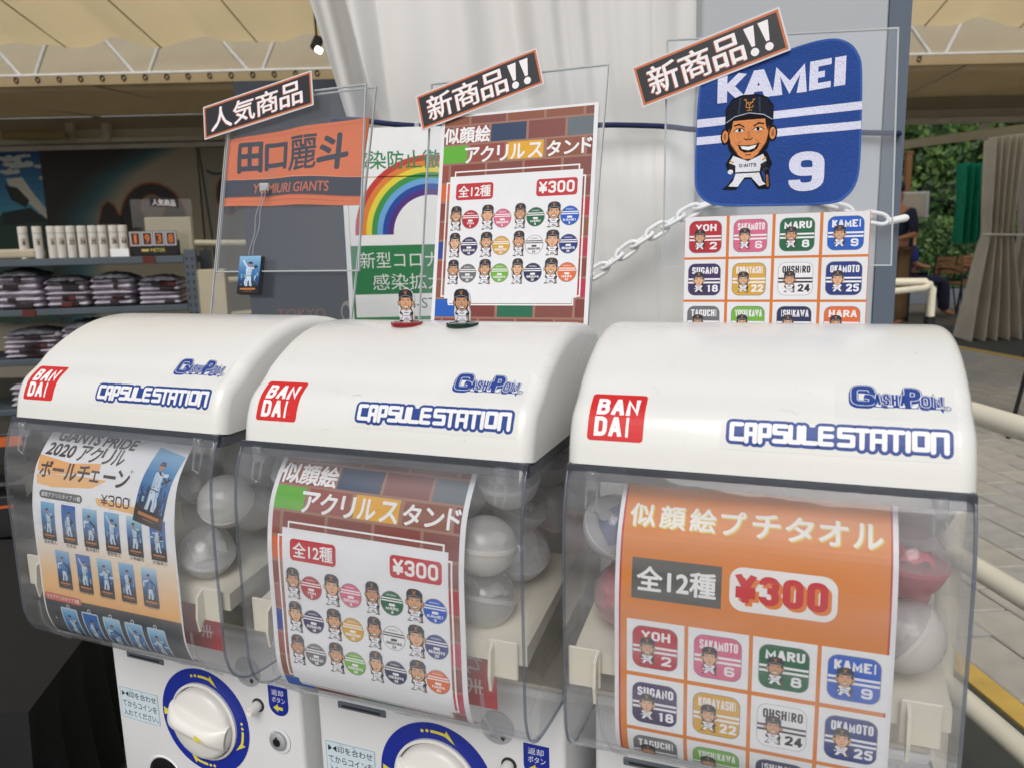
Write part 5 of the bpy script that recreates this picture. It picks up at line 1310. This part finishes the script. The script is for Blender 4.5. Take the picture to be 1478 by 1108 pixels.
    def grip(u, v):
        x = (u - .5) * 2; a = math.pi * v; hw = .0115 + .005 * abs(x) ** 2; top = .017 + .0125 * (1 - abs(x) ** 4)
        p = Vector((x * .0445 * (1 if abs(x) < .99 else .995), 0, 0)); 
        return Vector(dc) + rk_ @ Vector((p.x, -(.008 + (top - .008) * math.sin(a) ** .6), hw * math.cos(a)))
    mb = MB(); mb.grid(grip, 28, 16); g_ = mb.build("grip", M['knob'], kn, smooth=60)
    P = Print([(8, -4), (21, 0), (8, 4)], ye, .0003)
    P.build("pointer", lambda u, v, h: Vector(dc) + rk_ @ Vector((u * .001 + .003, -.0301 - h, -v * .001 + .000)), M['film'], kn, clip=False)
    # text label
    P = Print(rr_pts(0, 0, 66, 44, 1.5, 3), (206, 222, 230), .0002); ink = (40, 44, 52)
    P.frame(.6, .6, 64.8, 42.8, .5, (90, 130, 160), .5)
    P.poly([(3.5, 5), (3.5, 13), (9, 9)], ink, 1); P.poly([(15, 5), (15, 13), (9.5, 9)], ink, 1)
    P.text("印を合わせ", 16.5, 4.5, 46, 9, ink, 1, bold=.01); P.text("てからコインを", 3.5, 18, 59, 9, ink, 1, bold=.01); P.text("入れてください。", 3.5, 31, 60, 9, ink, 1, bold=.01)
    P.text("しるし", 17, 2, 7, 1.8, ink, 1); P.text("あ", 37, 2, 2.5, 1.8, ink, 1); P.text("い", 5, 28.4, 2, 1.8, ink, 1)
    P.build("coin_label", lambda u, v, h: Vector((.0095 + u * .001, YB - .0006 - h, -.3745 - v * .001)), M['film'], t)
    mb = MB(); mb.rbox((.0615, YB - .0005, -.3257), (.062, .003, .0085), r=.001, seg=1); mb.build("coin_slot", M['rim'], t)
    MB().box((.0615, YB - .0022, -.3257), (.05, .001, .002)).build("slot_mouth", M['dark'], t)
    mb = MB(); mb.lathe([(.0185, 0), (.0185, .0015), (.016, .0025), (.0, .0026)], c=(.2265, YB, -.3115), axis=AXY, n=40); cd = mb.build("coin_disc", M['discg'], t, smooth=40)
    P = Print([(0, 0), (.1, 0), (.1, .1)], (150, 150, 152)); P.text("コイン", -8, 8, 9, 3.4, (60, 62, 66), 1); P.poly([(4, 7), (7, 7), (7, 5), (10, 9), (7, 13), (7, 11), (4, 11)], (60, 62, 66), 1)
    P.build("disc_print", lambda u, v, h: Vector((.2265 + u * .001, YB - .0028 - h, -.3115 - v * .001)), M['film'], cd, clip=False)
    mb = MB(); mb.lathe([(.0085, -.0), (.0085, .001)], c=(.238, YB, -.352), axis=AXY, n=24); mb.build("button_hole", M['dark'], t)
    mb = MB(); mb.lathe([(.0062, 0), (.0062, .015), (.0052, .017), (.003, .017), (.0025, .0162), (0, .0162)], c=(.2375, YB, -.3525), axis=AXY, n=24); mb.build("return_button", M['knob'], t, smooth=40)
    P = Print([(0, 0), (28, 0), (28, 24)] + [(14 + 14 * math.cos(R(a)), 24 + 13 * math.sin(R(a))) for a in range(15, 180, 15)] + [(0, 24)], (24, 44, 150), .0002)
    P.text("返却", 5, 4, 17, 7.5, (220, 224, 232), 1, bold=.01); P.text("ボタン", 5, 13.5, 19, 7, (220, 224, 232), 1, bold=.01)
    P.poly([(6, 27.5), (13, 22.5), (13, 25.5), (20, 25.5), (20, 29.5), (13, 29.5), (13, 32.5)], ye, 1)
    P.build("button_label", lambda u, v, h: Vector((.2545 + u * .001, YB - .0006 - h, -.322 - v * .001)), M['film'], t)
    mb = MB(); mb.lathe([(.0165, 0), (.0165, .0006), (.013, .0010), (.0118, -.001), (.0, -.001)], c=(.2655, YB - .001, -.391), axis=AXY, n=32); lk = mb.build("lock_recess", M['body'], t, smooth=40)
    mb = MB(); mb.lathe([(.0112, .0), (.0112, .0035), (.0098, .0045), (0, .0045)], c=(.2655, YB - .001, -.391), axis=AXY, n=32); mb.build("lock_barrel", M['steel'], lk, smooth=40)
    mb = MB(); mb.lathe([(.0052, .0048), (.0052, .0052), (.0042, .0052), (.0042, .0048)], c=(.2655, YB - .001, -.391), axis=AXY, n=24); mb.box((.2655, YB - .0062, -.387), (.0014, .0012, .006)); mb.build("keyway", M['dark'], lk)
    mb = MB(); mb.lathe([(.031, .0006), (.029, .002), (.027, .0008)], c=(.075, YB, -.4895), axis=AXY, n=40); mb.build("outlet_collar", M['body'], t, smooth=50)
    mb = MB(); mb.lathe([(0, .0012), (.0272, .0012)], c=(.075, YB, -.4895), axis=AXY, n=40); mb.build("outlet", M['dark'], t)
    return t


POS = [(-0.56189033, 0.8478152, -0.16881609), (-0.26571905, 0.73058693, -0.17376215), (0.04247987, 0.61955574, -0.17351348)]
YAW = [R(-22.79182954), R(-21.61742261), R(-20.64791655)]
MT = []
for i in range(3):
    p = Vector(POS[i]) + Vector((0, 0, H))
    MT.append(Matrix.Translation(p) @ Matrix.Rotation(YAW[i], 4, 'Z'))
    machine(i, p, YAW[i], ["white capsule machine with the photo ball chain poster, leftmost of three", "white capsule machine with the brick wall poster, in the middle of the row",
                           "white capsule machine with the orange petit towel poster, nearest and rightmost"][i])

# ---- printed inserts behind the clear windows
def insert(i, P, x0, name, label, tilt=0, **k):
    def f(u, v, h):
        y, z, ty, tz = PP_(v * .001); q = Vector((x0 + u * .001, y + tz * h, z - ty * h)); return MT[i] @ q
    o = P.build(name, f, M['papr'], cutv=5, tilt=tilt, **k); tag(o, label, "poster"); return o
P = Print([(0, 0), (207, 0), (207, 262), (0, 262)], (222, 223, 226), .0003); brick_poster(P)
insert(1, P, .0365, "insert_poster", "brick wall poster curved behind the middle machine's clear window", tilt=1.2)

P = Print([(0, 0), (206, 0), (206, 262), (0, 262)], (220, 221, 224), .0003)
P.rect(3.4, 0, 199, 262, (178, 34, 40), .5); P.rect(5, 0, 196, 262, (208, 124, 52), .9)
for k, ch in enumerate("似顔絵プチタオル"):
    x = 9.5 + 23.8 * k
    for dx, dy, c, l in ((1, 1, (208, 190, 70), 1.4), (0, 0, (224, 222, 218), 1.8)): P.text(ch, x + dx, 26 + dy, 19.5 if ch not in "プ" else 18, 18.5, c, l, bold=.03)
P.rect(13.5, 69.5, 70, 33, (84, 86, 82), 1.5); P.text("全12種", 18, 76, 61, 19.5, (224, 224, 222), 2, bold=.03)
P.rrect(89.5, 68, 77, 34, 10, (224, 222, 220), 1.5)
for dx, dy, c, l in ((2.6, 2.4, (214, 120, 44), 2), (0, 0, (192, 36, 44), 2.5)): P.block("¥300", 94 + dx, 73 + dy, 66, 22, c, l, wt=.25)
for r_ in range(3):
    for c in range(4):
        x, y = 10.2 + 49.0 * c, 120.5 + 49.5 * r_
        P.rect(x, y, 46, 46, (224, 225, 228), 1.5); towel_tile(P, x + 5, y + 5.2, 35.5, r_ * 4 + c, 2)
insert(2, P, .0456, "insert_poster", "orange poster of twelve petit towels behind the right machine's window")

P = Print([(0, 0), (207, 0), (207, 262), (0, 262)], (222, 223, 226), .0003)
for k in range(30):
    t = k / 29; P.rect(2, 118 + 2.7 * k, 203, 2.8, tuple((222, 223, 226)[i] * (1 - t) + (222, 164, 92)[i] * t for i in range(3)), .5 + .01 * k, skew=-3)
P.poly([(2, 199), (205, 196), (205, 262), (2, 262)], (58, 60, 64), 1)
bru = (226, 166, 100)
P.poly([(0, 38), (52, 44), (96, 40), (96, 50), (30, 58), (4, 56)], bru, 1); P.poly([(4, 60), (60, 56), (110, 57), (90, 67), (30, 72), (6, 70)], (228, 178, 120), 1.1)
P.poly([(96, 76), (150, 79), (180, 84), (150, 87), (100, 84)], (228, 178, 120), 1)
br = (64, 44, 38)
P.text("GIANTS PRIDE", 14, 7.5, 118, 12, (70, 66, 64), 2, bold=.06, shear=.25, skew=2)
P.text("2020", 7, 23, 42, 14, br, 2, bold=.05, shear=.15, skew=1)
for k, ch in enumerate("アクリル"): P.text(ch, 56 + 17.5 * k, 22.5, 16, 17.5, br, 2, bold=.03, shear=.12)
for k, ch in enumerate("ボールチェーン"): P.text(ch, 8 + 19.3 * k, 44.5 + (6.5 if ch == 'ー' else (4 if ch == 'ェ' else 0)), 17.5 if ch != 'ェ' else 13, {'ー': 3.4, 'ェ': 11.5}.get(ch, 17.5), br, 2.2, bold=.035)
P.rrect(11, 76, 66, 9, 4.5, (96, 96, 98), 1.6); P.text("通常アクリルタイプ 11種", 14, 78, 60, 5, (226, 226, 226), 2.2, bold=.01)
P.block("¥300", 105, 71, 40, 11.5, (56, 44, 40), 2.2, wt=.13); P.text("(税込)", 147, 71, 8, 3, (56, 44, 40), 2.2, rot=R(90))
photo_card(P, 166, 14, 40, 80, 0, rot=R(11), lay=2)
P.text("ACRYLIC", 128, 14, 24, 3, (120, 110, 100), 2, shear=.2, rot=R(-18))
for q, (x, y) in enumerate(((178, 82), (171, 92), (142, 44), (172, 226), (180, 236), (14, 226))):
    c = (150, 150, 152) if q < 3 else (206, 186, 150); s_ = 3.2 if q % 2 == 0 else 2.2
    P.poly([(x, y - s_), (x + s_ * .2, y - s_ * .2), (x + s_, y), (x + s_ * .2, y + s_ * .2), (x, y + s_), (x - s_ * .2, y + s_ * .2), (x - s_, y), (x - s_ * .2, y - s_ * .2)], c, 2)
n1 = ["坂本勇人", "丸佳浩", "亀井善行", "菅野智之", "小林誠司", "大城卓三"]; n2 = ["岡本和真", "高橋優貴", "吉川尚輝", "中川皓太", "原辰徳"]
for k in range(6):
    P.ring(24 + 32 * k, 87.5 - .0, 2, 2.6, (190, 190, 192), 1.5, 180, 360, 12); photo_card(P, 13.5 + 32 * k, 89, 21.3, 39, k); w_ = 5 * len(n1[k]); P.text(n1[k], 24 - w_ / 2 + 32 * k, 132, w_, 4.4, (50, 46, 44), 2, bold=.01)
for k in range(5):
    P.ring(40 + 31.7 * k, 141 - .0, 2, 2.6, (190, 180, 168), 1.5, 180, 360, 12); photo_card(P, 29 + 31.7 * k, 142, 21.6, 37, k + 6); w_ = 5 * len(n2[k]); P.text(n2[k], 40 - w_ / 2 + 31.7 * k, 183, w_, 4.2, (50, 46, 44), 2, bold=.01)
P.rrect(3, 194.5, 58, 8.6, 4.3, (188, 92, 70), 2); P.text("ラメアクリルタイプ 5種", 7, 196.3, 50, 4.8, (232, 226, 220), 3, bold=.01)
for k in range(5):
    P.ring(38 + 32.2 * k, 207.5, 1.6, 2.4, (210, 212, 216), 1.9, 0, 360, 14); photo_card(P, 27.5 + 32.2 * k, 211, 22, 40, [0, 1, 2, 3, 8][k], lay=3, border=(176, 190, 204))
P.ell(176, 258, 14, 9, (176, 92, 56), 2)
insert(0, P, .0385, "insert_poster", "white and orange ball chain poster with photo cards behind the left machine's window", tilt=.8)

# ---- capsules
def capsule(i, p, kind, label, seed):
    rn = random.Random(seed); r_ = .0285
    t = thing("toy_capsule", label, "toy capsule", ["capsules in the left machine", "capsules in the middle machine", "capsules in the right machine"][i])
    t.matrix_world = MT[i] @ Matrix.Translation(Vector(p)) @ Matrix.Rotation(rn.uniform(0, 6.28), 4, 'Z') @ Matrix.Rotation(rn.uniform(-1.2, 1.2), 4, 'X')
    up = [(r_ * math.cos(R(a)), r_ * math.sin(R(a)) * .96) for a in range(0, 91, 9)]
    lo = [(r_ * .985 * math.cos(R(a)), -r_ * math.sin(R(a)) * .96) for a in range(90, -1, -9)]
    m1, m2 = {'c': (M['cap'], M['cap2']), 'w': (M['cap2'], M['capw']), 'r': (M['cap'], M['cap_r']), 'b': (M['cap'], M['cap2'])}[kind]
    MB().lathe([(max(a, 1e-7), b) for a, b in up], n=28).build("clear_half", m1, t, smooth=70)
    MB().lathe([(max(a, 1e-7), b) for a, b in lo], n=28).build("lower_half", m2, t, smooth=70)
    MB().lathe([(r_ * 1.0, -.0022), (r_ * 1.022, -.0018), (r_ * 1.022, .0018), (r_ * 1.0, .0022)], n=28).build("seam_band", m2, t, smooth=50)
    c_ = {'c': M['capw'], 'w': M['capw'], 'r': mat("capsule_goods_red_%d" % seed, (206, 84, 96), rough=.8, bump=.5), 'b': mat("capsule_goods_navy_%d" % seed, (40, 62, 120), rough=.8, bump=.5)}[kind]
    mb = MB(); mb.grid(lambda u, v: Vector(((u - .5) * .036, (v - .5) * .032, .006 + .009 * mnoise.noise(Vector((u * 3, v * 3, seed))) + .008 * math.sin(u * 6) * math.sin(v * 5))), 12, 12)
    mb.build("folded_goods", c_, t, smooth=60)
capsule(2, (.036, .028, -.062), 'b', "clear capsule with navy cloth, upper left in the right machine", 1)
capsule(2, (.044, .034, -.125), 'r', "capsule with red cloth, lower left in the right machine", 2)
capsule(2, (.262, .030, -.066), 'r', "capsule with red and white cloth, upper right in the right machine", 3)
capsule(2, (.264, .024, -.124), 'w', "white capsule, lower right in the right machine", 4)
capsule(2, (.266, .105, -.060), 'c', "clear capsule deep at the right machine's upper right", 5)
capsule(2, (.262, .092, -.112), 'r', "red capsule deep at the right machine's right side", 6)
capsule(2, (.10, .10, -.10), 'w', "white capsule hidden behind the orange poster", 7)
capsule(1, (.246, .026, -.088), 'w', "large milky capsule, front right in the middle machine", 11)
capsule(1, (.243, .030, -.140), 'c', "clear capsule below the milky one in the middle machine", 12)
capsule(1, (.252, .098, -.072), 'c', "clear capsule behind the milky one in the middle machine", 13)
capsule(1, (.255, .090, -.118), 'c', "clear capsule low at the middle machine's right side", 14)
capsule(1, (.034, .036, -.100), 'w', "milky capsule at the middle machine's left side", 15)
capsule(1, (.030, .050, -.045), 'b', "clear capsule upper left in the middle machine", 16)
capsule(0, (.246, .024, -.136), 'c', "clear capsule, front right in the left machine", 21)
capsule(0, (.252, .088, -.106), 'w', "milky capsule behind the clear one in the left machine", 22)
capsule(0, (.04, .07, -.13), 'c', "clear capsule at the left machine's left side", 23)

capsule(2, (.020, .090, -.088), 'r', "pinkish capsule deep at the right machine's left side", 31)
capsule(2, (.080, .060, -.060), 'c', "clear capsule behind the orange poster's upper left", 32)
capsule(2, (.215, .090, -.078), 'r', "red capsule behind the orange poster's upper right", 33)
capsule(2, (.266, .165, -.095), 'c', "clear capsule at the very back right of the right machine", 34)
capsule(2, (.030, .150, -.100), 'c', "clear capsule at the back left of the right machine", 35)
capsule(1, (.200, .085, -.105), 'c', "clear capsule behind the brick poster's right part", 36)
capsule(1, (.264, .158, -.092), 'w', "milky capsule at the back right of the middle machine", 37)
capsule(1, (.262, .150, -.040), 'c', "clear capsule high at the back right of the middle machine", 38)
capsule(1, (.030, .110, -.100), 'c', "clear capsule at the back left of the middle machine", 39)
capsule(2, (.222, .050, -.030), 'r', "pink capsule tucked high behind the orange poster's right edge", 51)
capsule(2, (.268, .060, -.030), 'c', "clear capsule at the top right corner of the right machine", 52)
capsule(2, (.066, .080, -.110), 'w', "milky capsule behind the orange poster's left edge", 53)
capsule(2, (.214, .052, -.128), 'r', "pink capsule low behind the orange poster's right edge", 54)
capsule(1, (.196, .040, -.140), 'w', "milky capsule low behind the brick poster's right edge", 55)
capsule(1, (.205, .060, -.050), 'w', "milky capsule high behind the brick poster's right edge", 56)
capsule(1, (.262, .046, -.030), 'c', "clear capsule at the top right corner of the middle machine", 57)
capsule(0, (.262, .040, -.084), 'w', "milky capsule above the clear one in the left machine", 58)
capsule(0, (.214, .050, -.066), 'c', "clear capsule high behind the ball chain poster's right edge", 59)
capsule(0, (.200, .075, -.110), 'c', "clear capsule behind the ball chain poster's right part", 40)
capsule(0, (.262, .150, -.096), 'c', "clear capsule at the back right of the left machine", 41)
capsule(0, (.256, .088, -.050), 'w', "milky capsule high at the right side of the left machine", 42)
capsule(0, (.030, .030, -.125), 'w', "milky capsule at the front left of the left machine", 43)

# ------------------------------------------------------------------ signs, towels and stands on top of the machines
def stand_frame(i, c, tilt, z0=.1):
    """plane leaning back by tilt from local point (0, c, z0) of machine i"""
    tl = R(tilt); ex = Vector((1, 0, 0)); up = Vector((0, math.sin(tl), math.cos(tl))); n = Vector((0, -math.cos(tl), math.sin(tl)))
    def f(u, v, h): return MT[i] @ (Vector((0, c, z0)) + ex * u + up * v + n * h)
    return f
SF = [stand_frame(0, .24, 14), stand_frame(1, .24, 12), stand_frame(2, .24, 4)]


def acrylic(name, label, f, quad, h, t=.0025, face='acr', cat="acrylic stand"):
    mb = MB(); Q = [f(u, v, h) for u, v in quad]; K = [f(u, v, h - t) for u, v in quad]; n = len(quad)
    mb.add(Q + K, [tuple(range(n)), tuple(range(2 * n - 1, n - 1, -1))], 0)
    e_ = .0007
    cx = sum(q[0] for q in quad) / n; cy = sum(q[1] for q in quad) / n
    O_ = [(u + (e_ if u > cx else -e_), v + (e_ if v > cy else -e_)) for u, v in quad]
    A_ = [f(u, v, h + .0003) for u, v in O_]; B_ = [f(u, v, h - t - .0003) for u, v in O_]
    I_ = [(u - (e_ if u > cx else -e_), v - (e_ if v > cy else -e_)) for u, v in quad]
    C_ = [f(u, v, h + .0003) for u, v in I_]; D_ = [f(u, v, h - t - .0003) for u, v in I_]
    b = len(mb.v); mb.add(A_ + B_ + C_ + D_, [(i, (i + 1) % n, n + (i + 1) % n, n + i) for i in range(n)] + [(i, (i + 1) % n, 2 * n + (i + 1) % n, 2 * n + i) for i in range(n)] + [(n + i, n + (i + 1) % n, 3 * n + (i + 1) % n, 3 * n + i) for i in range(n)], 1)
    o = mb.build(name, [M[face], M['acr_e']], recalc=False); tag(o, label, cat); return o
acrylic("acrylic_stand", "tall clear acrylic panel leaning behind the orange towel", SF[0], [(.072, -.012), (.296, -.012), (.3045, .2835), (.070, .2835)], 0)
acrylic("acrylic_stand", "smaller clear acrylic pocket in front of the orange towel", SF[0], [(.0843, .050), (.308, .049), (.296, .2835), (.083, .2835)], .010, face='acr')
acrylic("acrylic_stand", "clear acrylic panel behind the brick wall sheet on the middle machine", SF[1], [(.071, -.012), (.2815, -.012), (.2903, .2825), (.0701, .2825)], -.003)
acrylic("acrylic_stand", "wide milky acrylic panel holding the blue towel on the right machine", SF[2], [(.0378, .0529), (.2594, .0516), (.2550, .2735), (.0375, .2870)], -.002, face='acr_m')

def mmap(f, u0, v0, h0=0, kx=.001, warp=None, rot=0):
    c_, s_ = math.cos(rot), math.sin(rot)
    def g(u, v, h):
        a, b = u * kx, v * kx; x = a * c_ - b * s_; y = a * s_ + b * c_
        return f(u0 + x, v0 - y, h0 + h + (warp(u, v) if warp else 0))
    return g
# brick sheet, laminated
P = Print([(0, 0), (207, 0), (207, 285), (0, 285)], (222, 223, 226), .0005); brick_poster(P)
kb = .0935 / 100
o = P.build("brick_sheet", mmap(SF[1], .0893, .2393, .0008, kx=kb), M['papr'], clip=True); tag(o, "laminated brick wall sheet with twelve cartoon players standing on the middle machine", "poster")
# 12 towel sheet
P = Print([(-3, -3), (181, -3), (181, 130), (-3, 130)], (206, 116, 46), .0006)
P.outline = [(0, 0), (178, 0), (178, 130), (0, 130)]
for r_ in range(3):
    for c in range(4):
        x, y = .3 + 45.0 * c, .3 + 44.2 * r_; P.rect(x, y, 42, 41.7, (220, 222, 226), 1); towel_tile(P, x + 4.6, y + 4.6, 32.4, r_ * 4 + c, 2)
o = P.build("towel_sheet", mmap(SF[2], .0610, .1045, .0006), M['papr']); tag(o, "orange-ruled sheet of small towel pictures below the blue towel", "poster")
# blue towel
BL = (50, 80, 150)
out = [(30, 20), (66, 11), (100, 3), (118, .5), (132, 1), (144, 7), (151, 17), (155, 33), (157, 90), (157, 124), (154, 140), (146, 151), (132, 157), (80, 156.5), (30, 155), (14, 151), (4, 142), (0, 127), (0, 90), (1, 55), (3, 34), (8, 27), (16, 24)]
out = [(a, b) for a, b in [(v.x, v.y) for v in smooth_path(out + [out[0]], 3)][:-1]]
P = Print(out, BL, .003)
cxm = sum(a for a, b in out) / len(out); cym = sum(b for a, b in out) / len(out)
def ringpoly(k0, k1, c, lay):
    n = len(out); V = [(cxm + (a - cxm) * k0, cym + (b - cym) * k0) for a, b in out] + [(cxm + (a - cxm) * k1, cym + (b - cym) * k1) for a, b in out]
    P.raw(V, [(i, (i + 1) % n, n + (i + 1) % n, n + i) for i in range(n)], c, lay)
ringpoly(.999, .975, (66, 100, 176), 1)
TW = (222, 224, 246)
for y0, h_ in ((66.5, 8), (84, 8)):
    P.poly([(1, y0), (156.3, y0 - 5 if y0 < 70 else y0 - 4.5), (156.6, y0 + 2.5 if y0 < 70 else y0 + 3), (1, y0 + h_)], TW, 2)
for ch, x, w_ in (("K", 21, 27), ("A", 46, 29), ("M", 74, 32), ("E", 108, 19.5)): P.block(ch, x, 25 - (x - 21) * .062, w_, 27.5, TW, 3, wt=.34, skew=-1.4)
P.poly([(130.5, 18.4), (140.5, 17.6), (140.5, 45), (130.5, 45.6)], TW, 3)
P.block("9", 92, 105.5, 33, 38, TW, 3, wt=.29)
P.group(player(smile=1, brow=.9, skin=(222, 146, 92), big=True), 52.5, 46.5, .93, 4)
o = P.build("blue_towel", mmap(SF[2], .0700, .2690, .0035, warp=lambda u, v: .0018 * math.sin(u * .045 + .5) * math.sin(v * .05) + .0012 * mnoise.noise(Vector((u * .028, v * .028, 0)))), M['terry'], cutu=4, cutv=4, clip=False)
tag(o, "blue mini towel with a cartoon ball player, KAMEI and a white 9", "towel")
# orange towel
OR = (222, 120, 78); NV = (62, 66, 78)
P = Print([(0, 0), (70, -6), (140, -9), (220, -13.5), (219, 40), (218, 97.5), (120, 94), (3, 91), (0, 60), (-1, 56), (0, 20)], OR, .0015)
def band(y0, y1, c, lay): P.poly([(-.6, y0), (110, y0 - .5), (219, y0 + 7), (219, y1 + 7), (110, y1), (-.6, y1)], c, lay)
band(56, 79.5, NV, 1); band(55, 55.8, (232, 150, 110), 1.2); band(80, 80.6, (170, 86, 56), 1.2); band(86, 86.5, (190, 100, 66), 1.2)
P.poly([(1, 3), (219, -9), (219, -8.2), (1, 3.8)], (200, 104, 66), 1)
for ch, x, y, w_, h_ in (("田", 22, 8, 36, 38), ("口", 64, 11, 34, 33), ("麗", 103, 4, 44, 44), ("斗", 150, 5, 42, 44)): P.text(ch, x, y, w_, h_, NV, 2, bold=.045 if ch != "麗" else .014, skew=-1)
P.text("YOMIURI GIANTS", 48, 62, 122, 13, (206, 112, 74), 2, bold=.015, skew=3.5)
o = P.build("orange_towel", mmap(SF[0], .0790, .2310, .0032, warp=lambda u, v: .0022 * math.sin(u * .05 + 1) + .0012 * math.sin(v * .07 + u * .02) + .0014 * mnoise.noise(Vector((u * .028, v * .028, 2)))), M['cotton'], cutu=5, cutv=5, clip=False)
tag(o, "orange and navy towel with large lettering behind the left acrylic", "towel")

def slant_sign(f, c0, c1, hgt, text, label, h0, excl=True):
    w_ = math.hypot(c1[0] - c0[0], c1[1] - c0[1]) * 1000; a = math.atan2(-(c1[1] - c0[1]), c1[0] - c0[0])
    P = Print(rr_pts(0, 0, w_, hgt, .8, 2), (206, 206, 208), .0008)
    P.rect(1.8, 1.8, w_ - 3.6, hgt - 3.6, (196, 106, 62), 1); P.rect(4, 4, w_ - 8, hgt - 8, (44, 44, 48), 1.5)
    n = len(text); cw = (w_ - 26) / (n + (.75 if excl else 0)); x = 13
    for ch in text:
        hh = hgt * .66
        P.text(ch, x - .7, hgt * .17 + .5, cw * .92, hh, (196, 110, 84), 2, bold=.022, shear=.0); P.text(ch, x, hgt * .17, cw * .92, hh, (236, 232, 234), 2.6, bold=.016, shear=.0); x += cw
    if excl:
        for q in range(2):
            xx = x + 1 + q * cw * .42; P.poly([(xx + .0, hgt * .17), (xx + cw * .30, hgt * .17), (xx + cw * .2, hgt * .62), (xx + cw * .1, hgt * .62)], (236, 232, 234), 2.6)
            P.ell(xx + cw * .15, hgt * .75, cw * .12, cw * .12, (236, 232, 234), 2.6, n=14)
    o = P.build("slant_sign", mmap(f, c0[0], c0[1], h0, rot=a), M['film']); tag(o, label, "sign"); return o
slant_sign(SF[0], (.0409, .2756), (.2167, .3072), 47, "人気商品", "tilted black sign with an orange edge above the orange towel", .0165, False)
slant_sign(SF[1], (.0532, .2661), (.2071, .3079), 45, "新商品", "tilted black sign with two exclamation marks on the brick sheet's acrylic", .0045)
slant_sign(SF[2], (.0024, .2605), (.1476, .3036), 44, "新商品", "tilted black sign with two exclamation marks over the blue towel's corner", .0065)

# key chain card with ball chain
kc = thing("key_chain", "small photo card hanging on a silver ball chain in the left acrylic", "key chain")
P = Print([(0, 0), (100, 0), (100, 145), (0, 145)], (30, 30, 34), .008)
P.outline = [(0, 0), (100, 0), (100, 150), (0, 150)]
A = Print([(0, 0), (1, 0), (1, 1)], (0, 0, 0)); photo_card(A, 0, 0, 100, 200, 3, lay=0)
for V, Fc, c, l in A.g: P.g.append(([(a, b * .75) for a, b in V], Fc, c, l + 1))
P.build("photo_card", lambda u, v, h: SF[0](.1262 + u * .000345, .0690 - v * .00033, .014 + (h if h > -.001 else h)), M['film'], kc)
mb = MB()
for s_, dx in ((0, -.0028), (1, .0028)):
    pts = [SF[0](.1545 + dx + (.1440 - .1545) * q / 46 + .0016 * math.sin(q * .25 + s_), .158 + (.0712 - .158) * q / 46, .0135) for q in range(47)]
    for p in pts: mb.lathe([(1e-7, -.0011), (.0005, -.0005), (.0008, 0), (.0005, .0005), (1e-7, .0011)], c=p, n=8)
mb.build("ball_chain", M['steel'], kc, smooth=80)
MB().rbox(tuple(SF[0](.1545, .160, .0125)), (.012, .004, .010), r=.001).build("tape", M['acr_e'], kc)

# acrylic figurines on the middle machine
def figurine(x, y, col, k, label):
    t = thing("acrylic_figurine", label, "figurine", "small acrylic figurines on the middle machine")
    yy, zz, ty, tz = LP(LP.s[-1] * .62); z = .1008
    B = lambda p: MT[1] @ Vector(p)
    mb = MB(); mb.lathe([(.0, 0), (.0165, 0), (.0165, .0026), (.0, .0026)], n=36)
    mb.v = [B((x + v[0], y + v[1], z + v[2])) for v in mb.v]
    base = mb.build("base_disc", clear_mat("tinted_disc_%d" % k, tuple(min(1, .5 + .5 * q) for q in lin(col)[:3]), rough=.08, haze=.62, hazecol=lin(col)[:3]), t)
    P = Print([(0, 0), (.1, 0), (.1, .1)], (0, 0, 0)); rn = random.Random(k)
    P.ring(0, 0, 14, 15.4, (224, 220, 218), 1, n=30)
    for q in range(7): a = rn.uniform(0, 6); P.stroke([(11 * math.cos(a), 11 * math.sin(a)), (5 * math.cos(a + .8), 5 * math.sin(a + .8))], 1, (226, 222, 220), 1)
    P.build("disc_print", lambda u, v, h: B((x + u * .001, y + v * .001, z + .0028 + h)), M['film'], t, clip=False)
    A = Print([(q[0], q[1]) for q in [(-14, 102), (-24, 96), (-27, 70), (-24, 55), (-30, 40), (-27, 16), (-16, 1), (0, -4), (16, 1), (27, 16), (30, 40), (24, 55), (27, 70), (26, 96), (14, 102)]], (214, 214, 216), .002)
    A.group(PL[k], 0, 0, 1, .5)
    ks = .00033
    A.build("player_cutout", lambda u, v, h: B((x + u * ks, y - h, z + .0026 + (102 - v) * ks)), M['film'], t, clip=False)
figurine(.1185, .128, (196, 50, 66), 3, "acrylic cartoon player figurine on a red base, left of the pair")
figurine(.1825, .128, (36, 84, 72), 2, "acrylic cartoon player figurine on a green base, right of the pair")
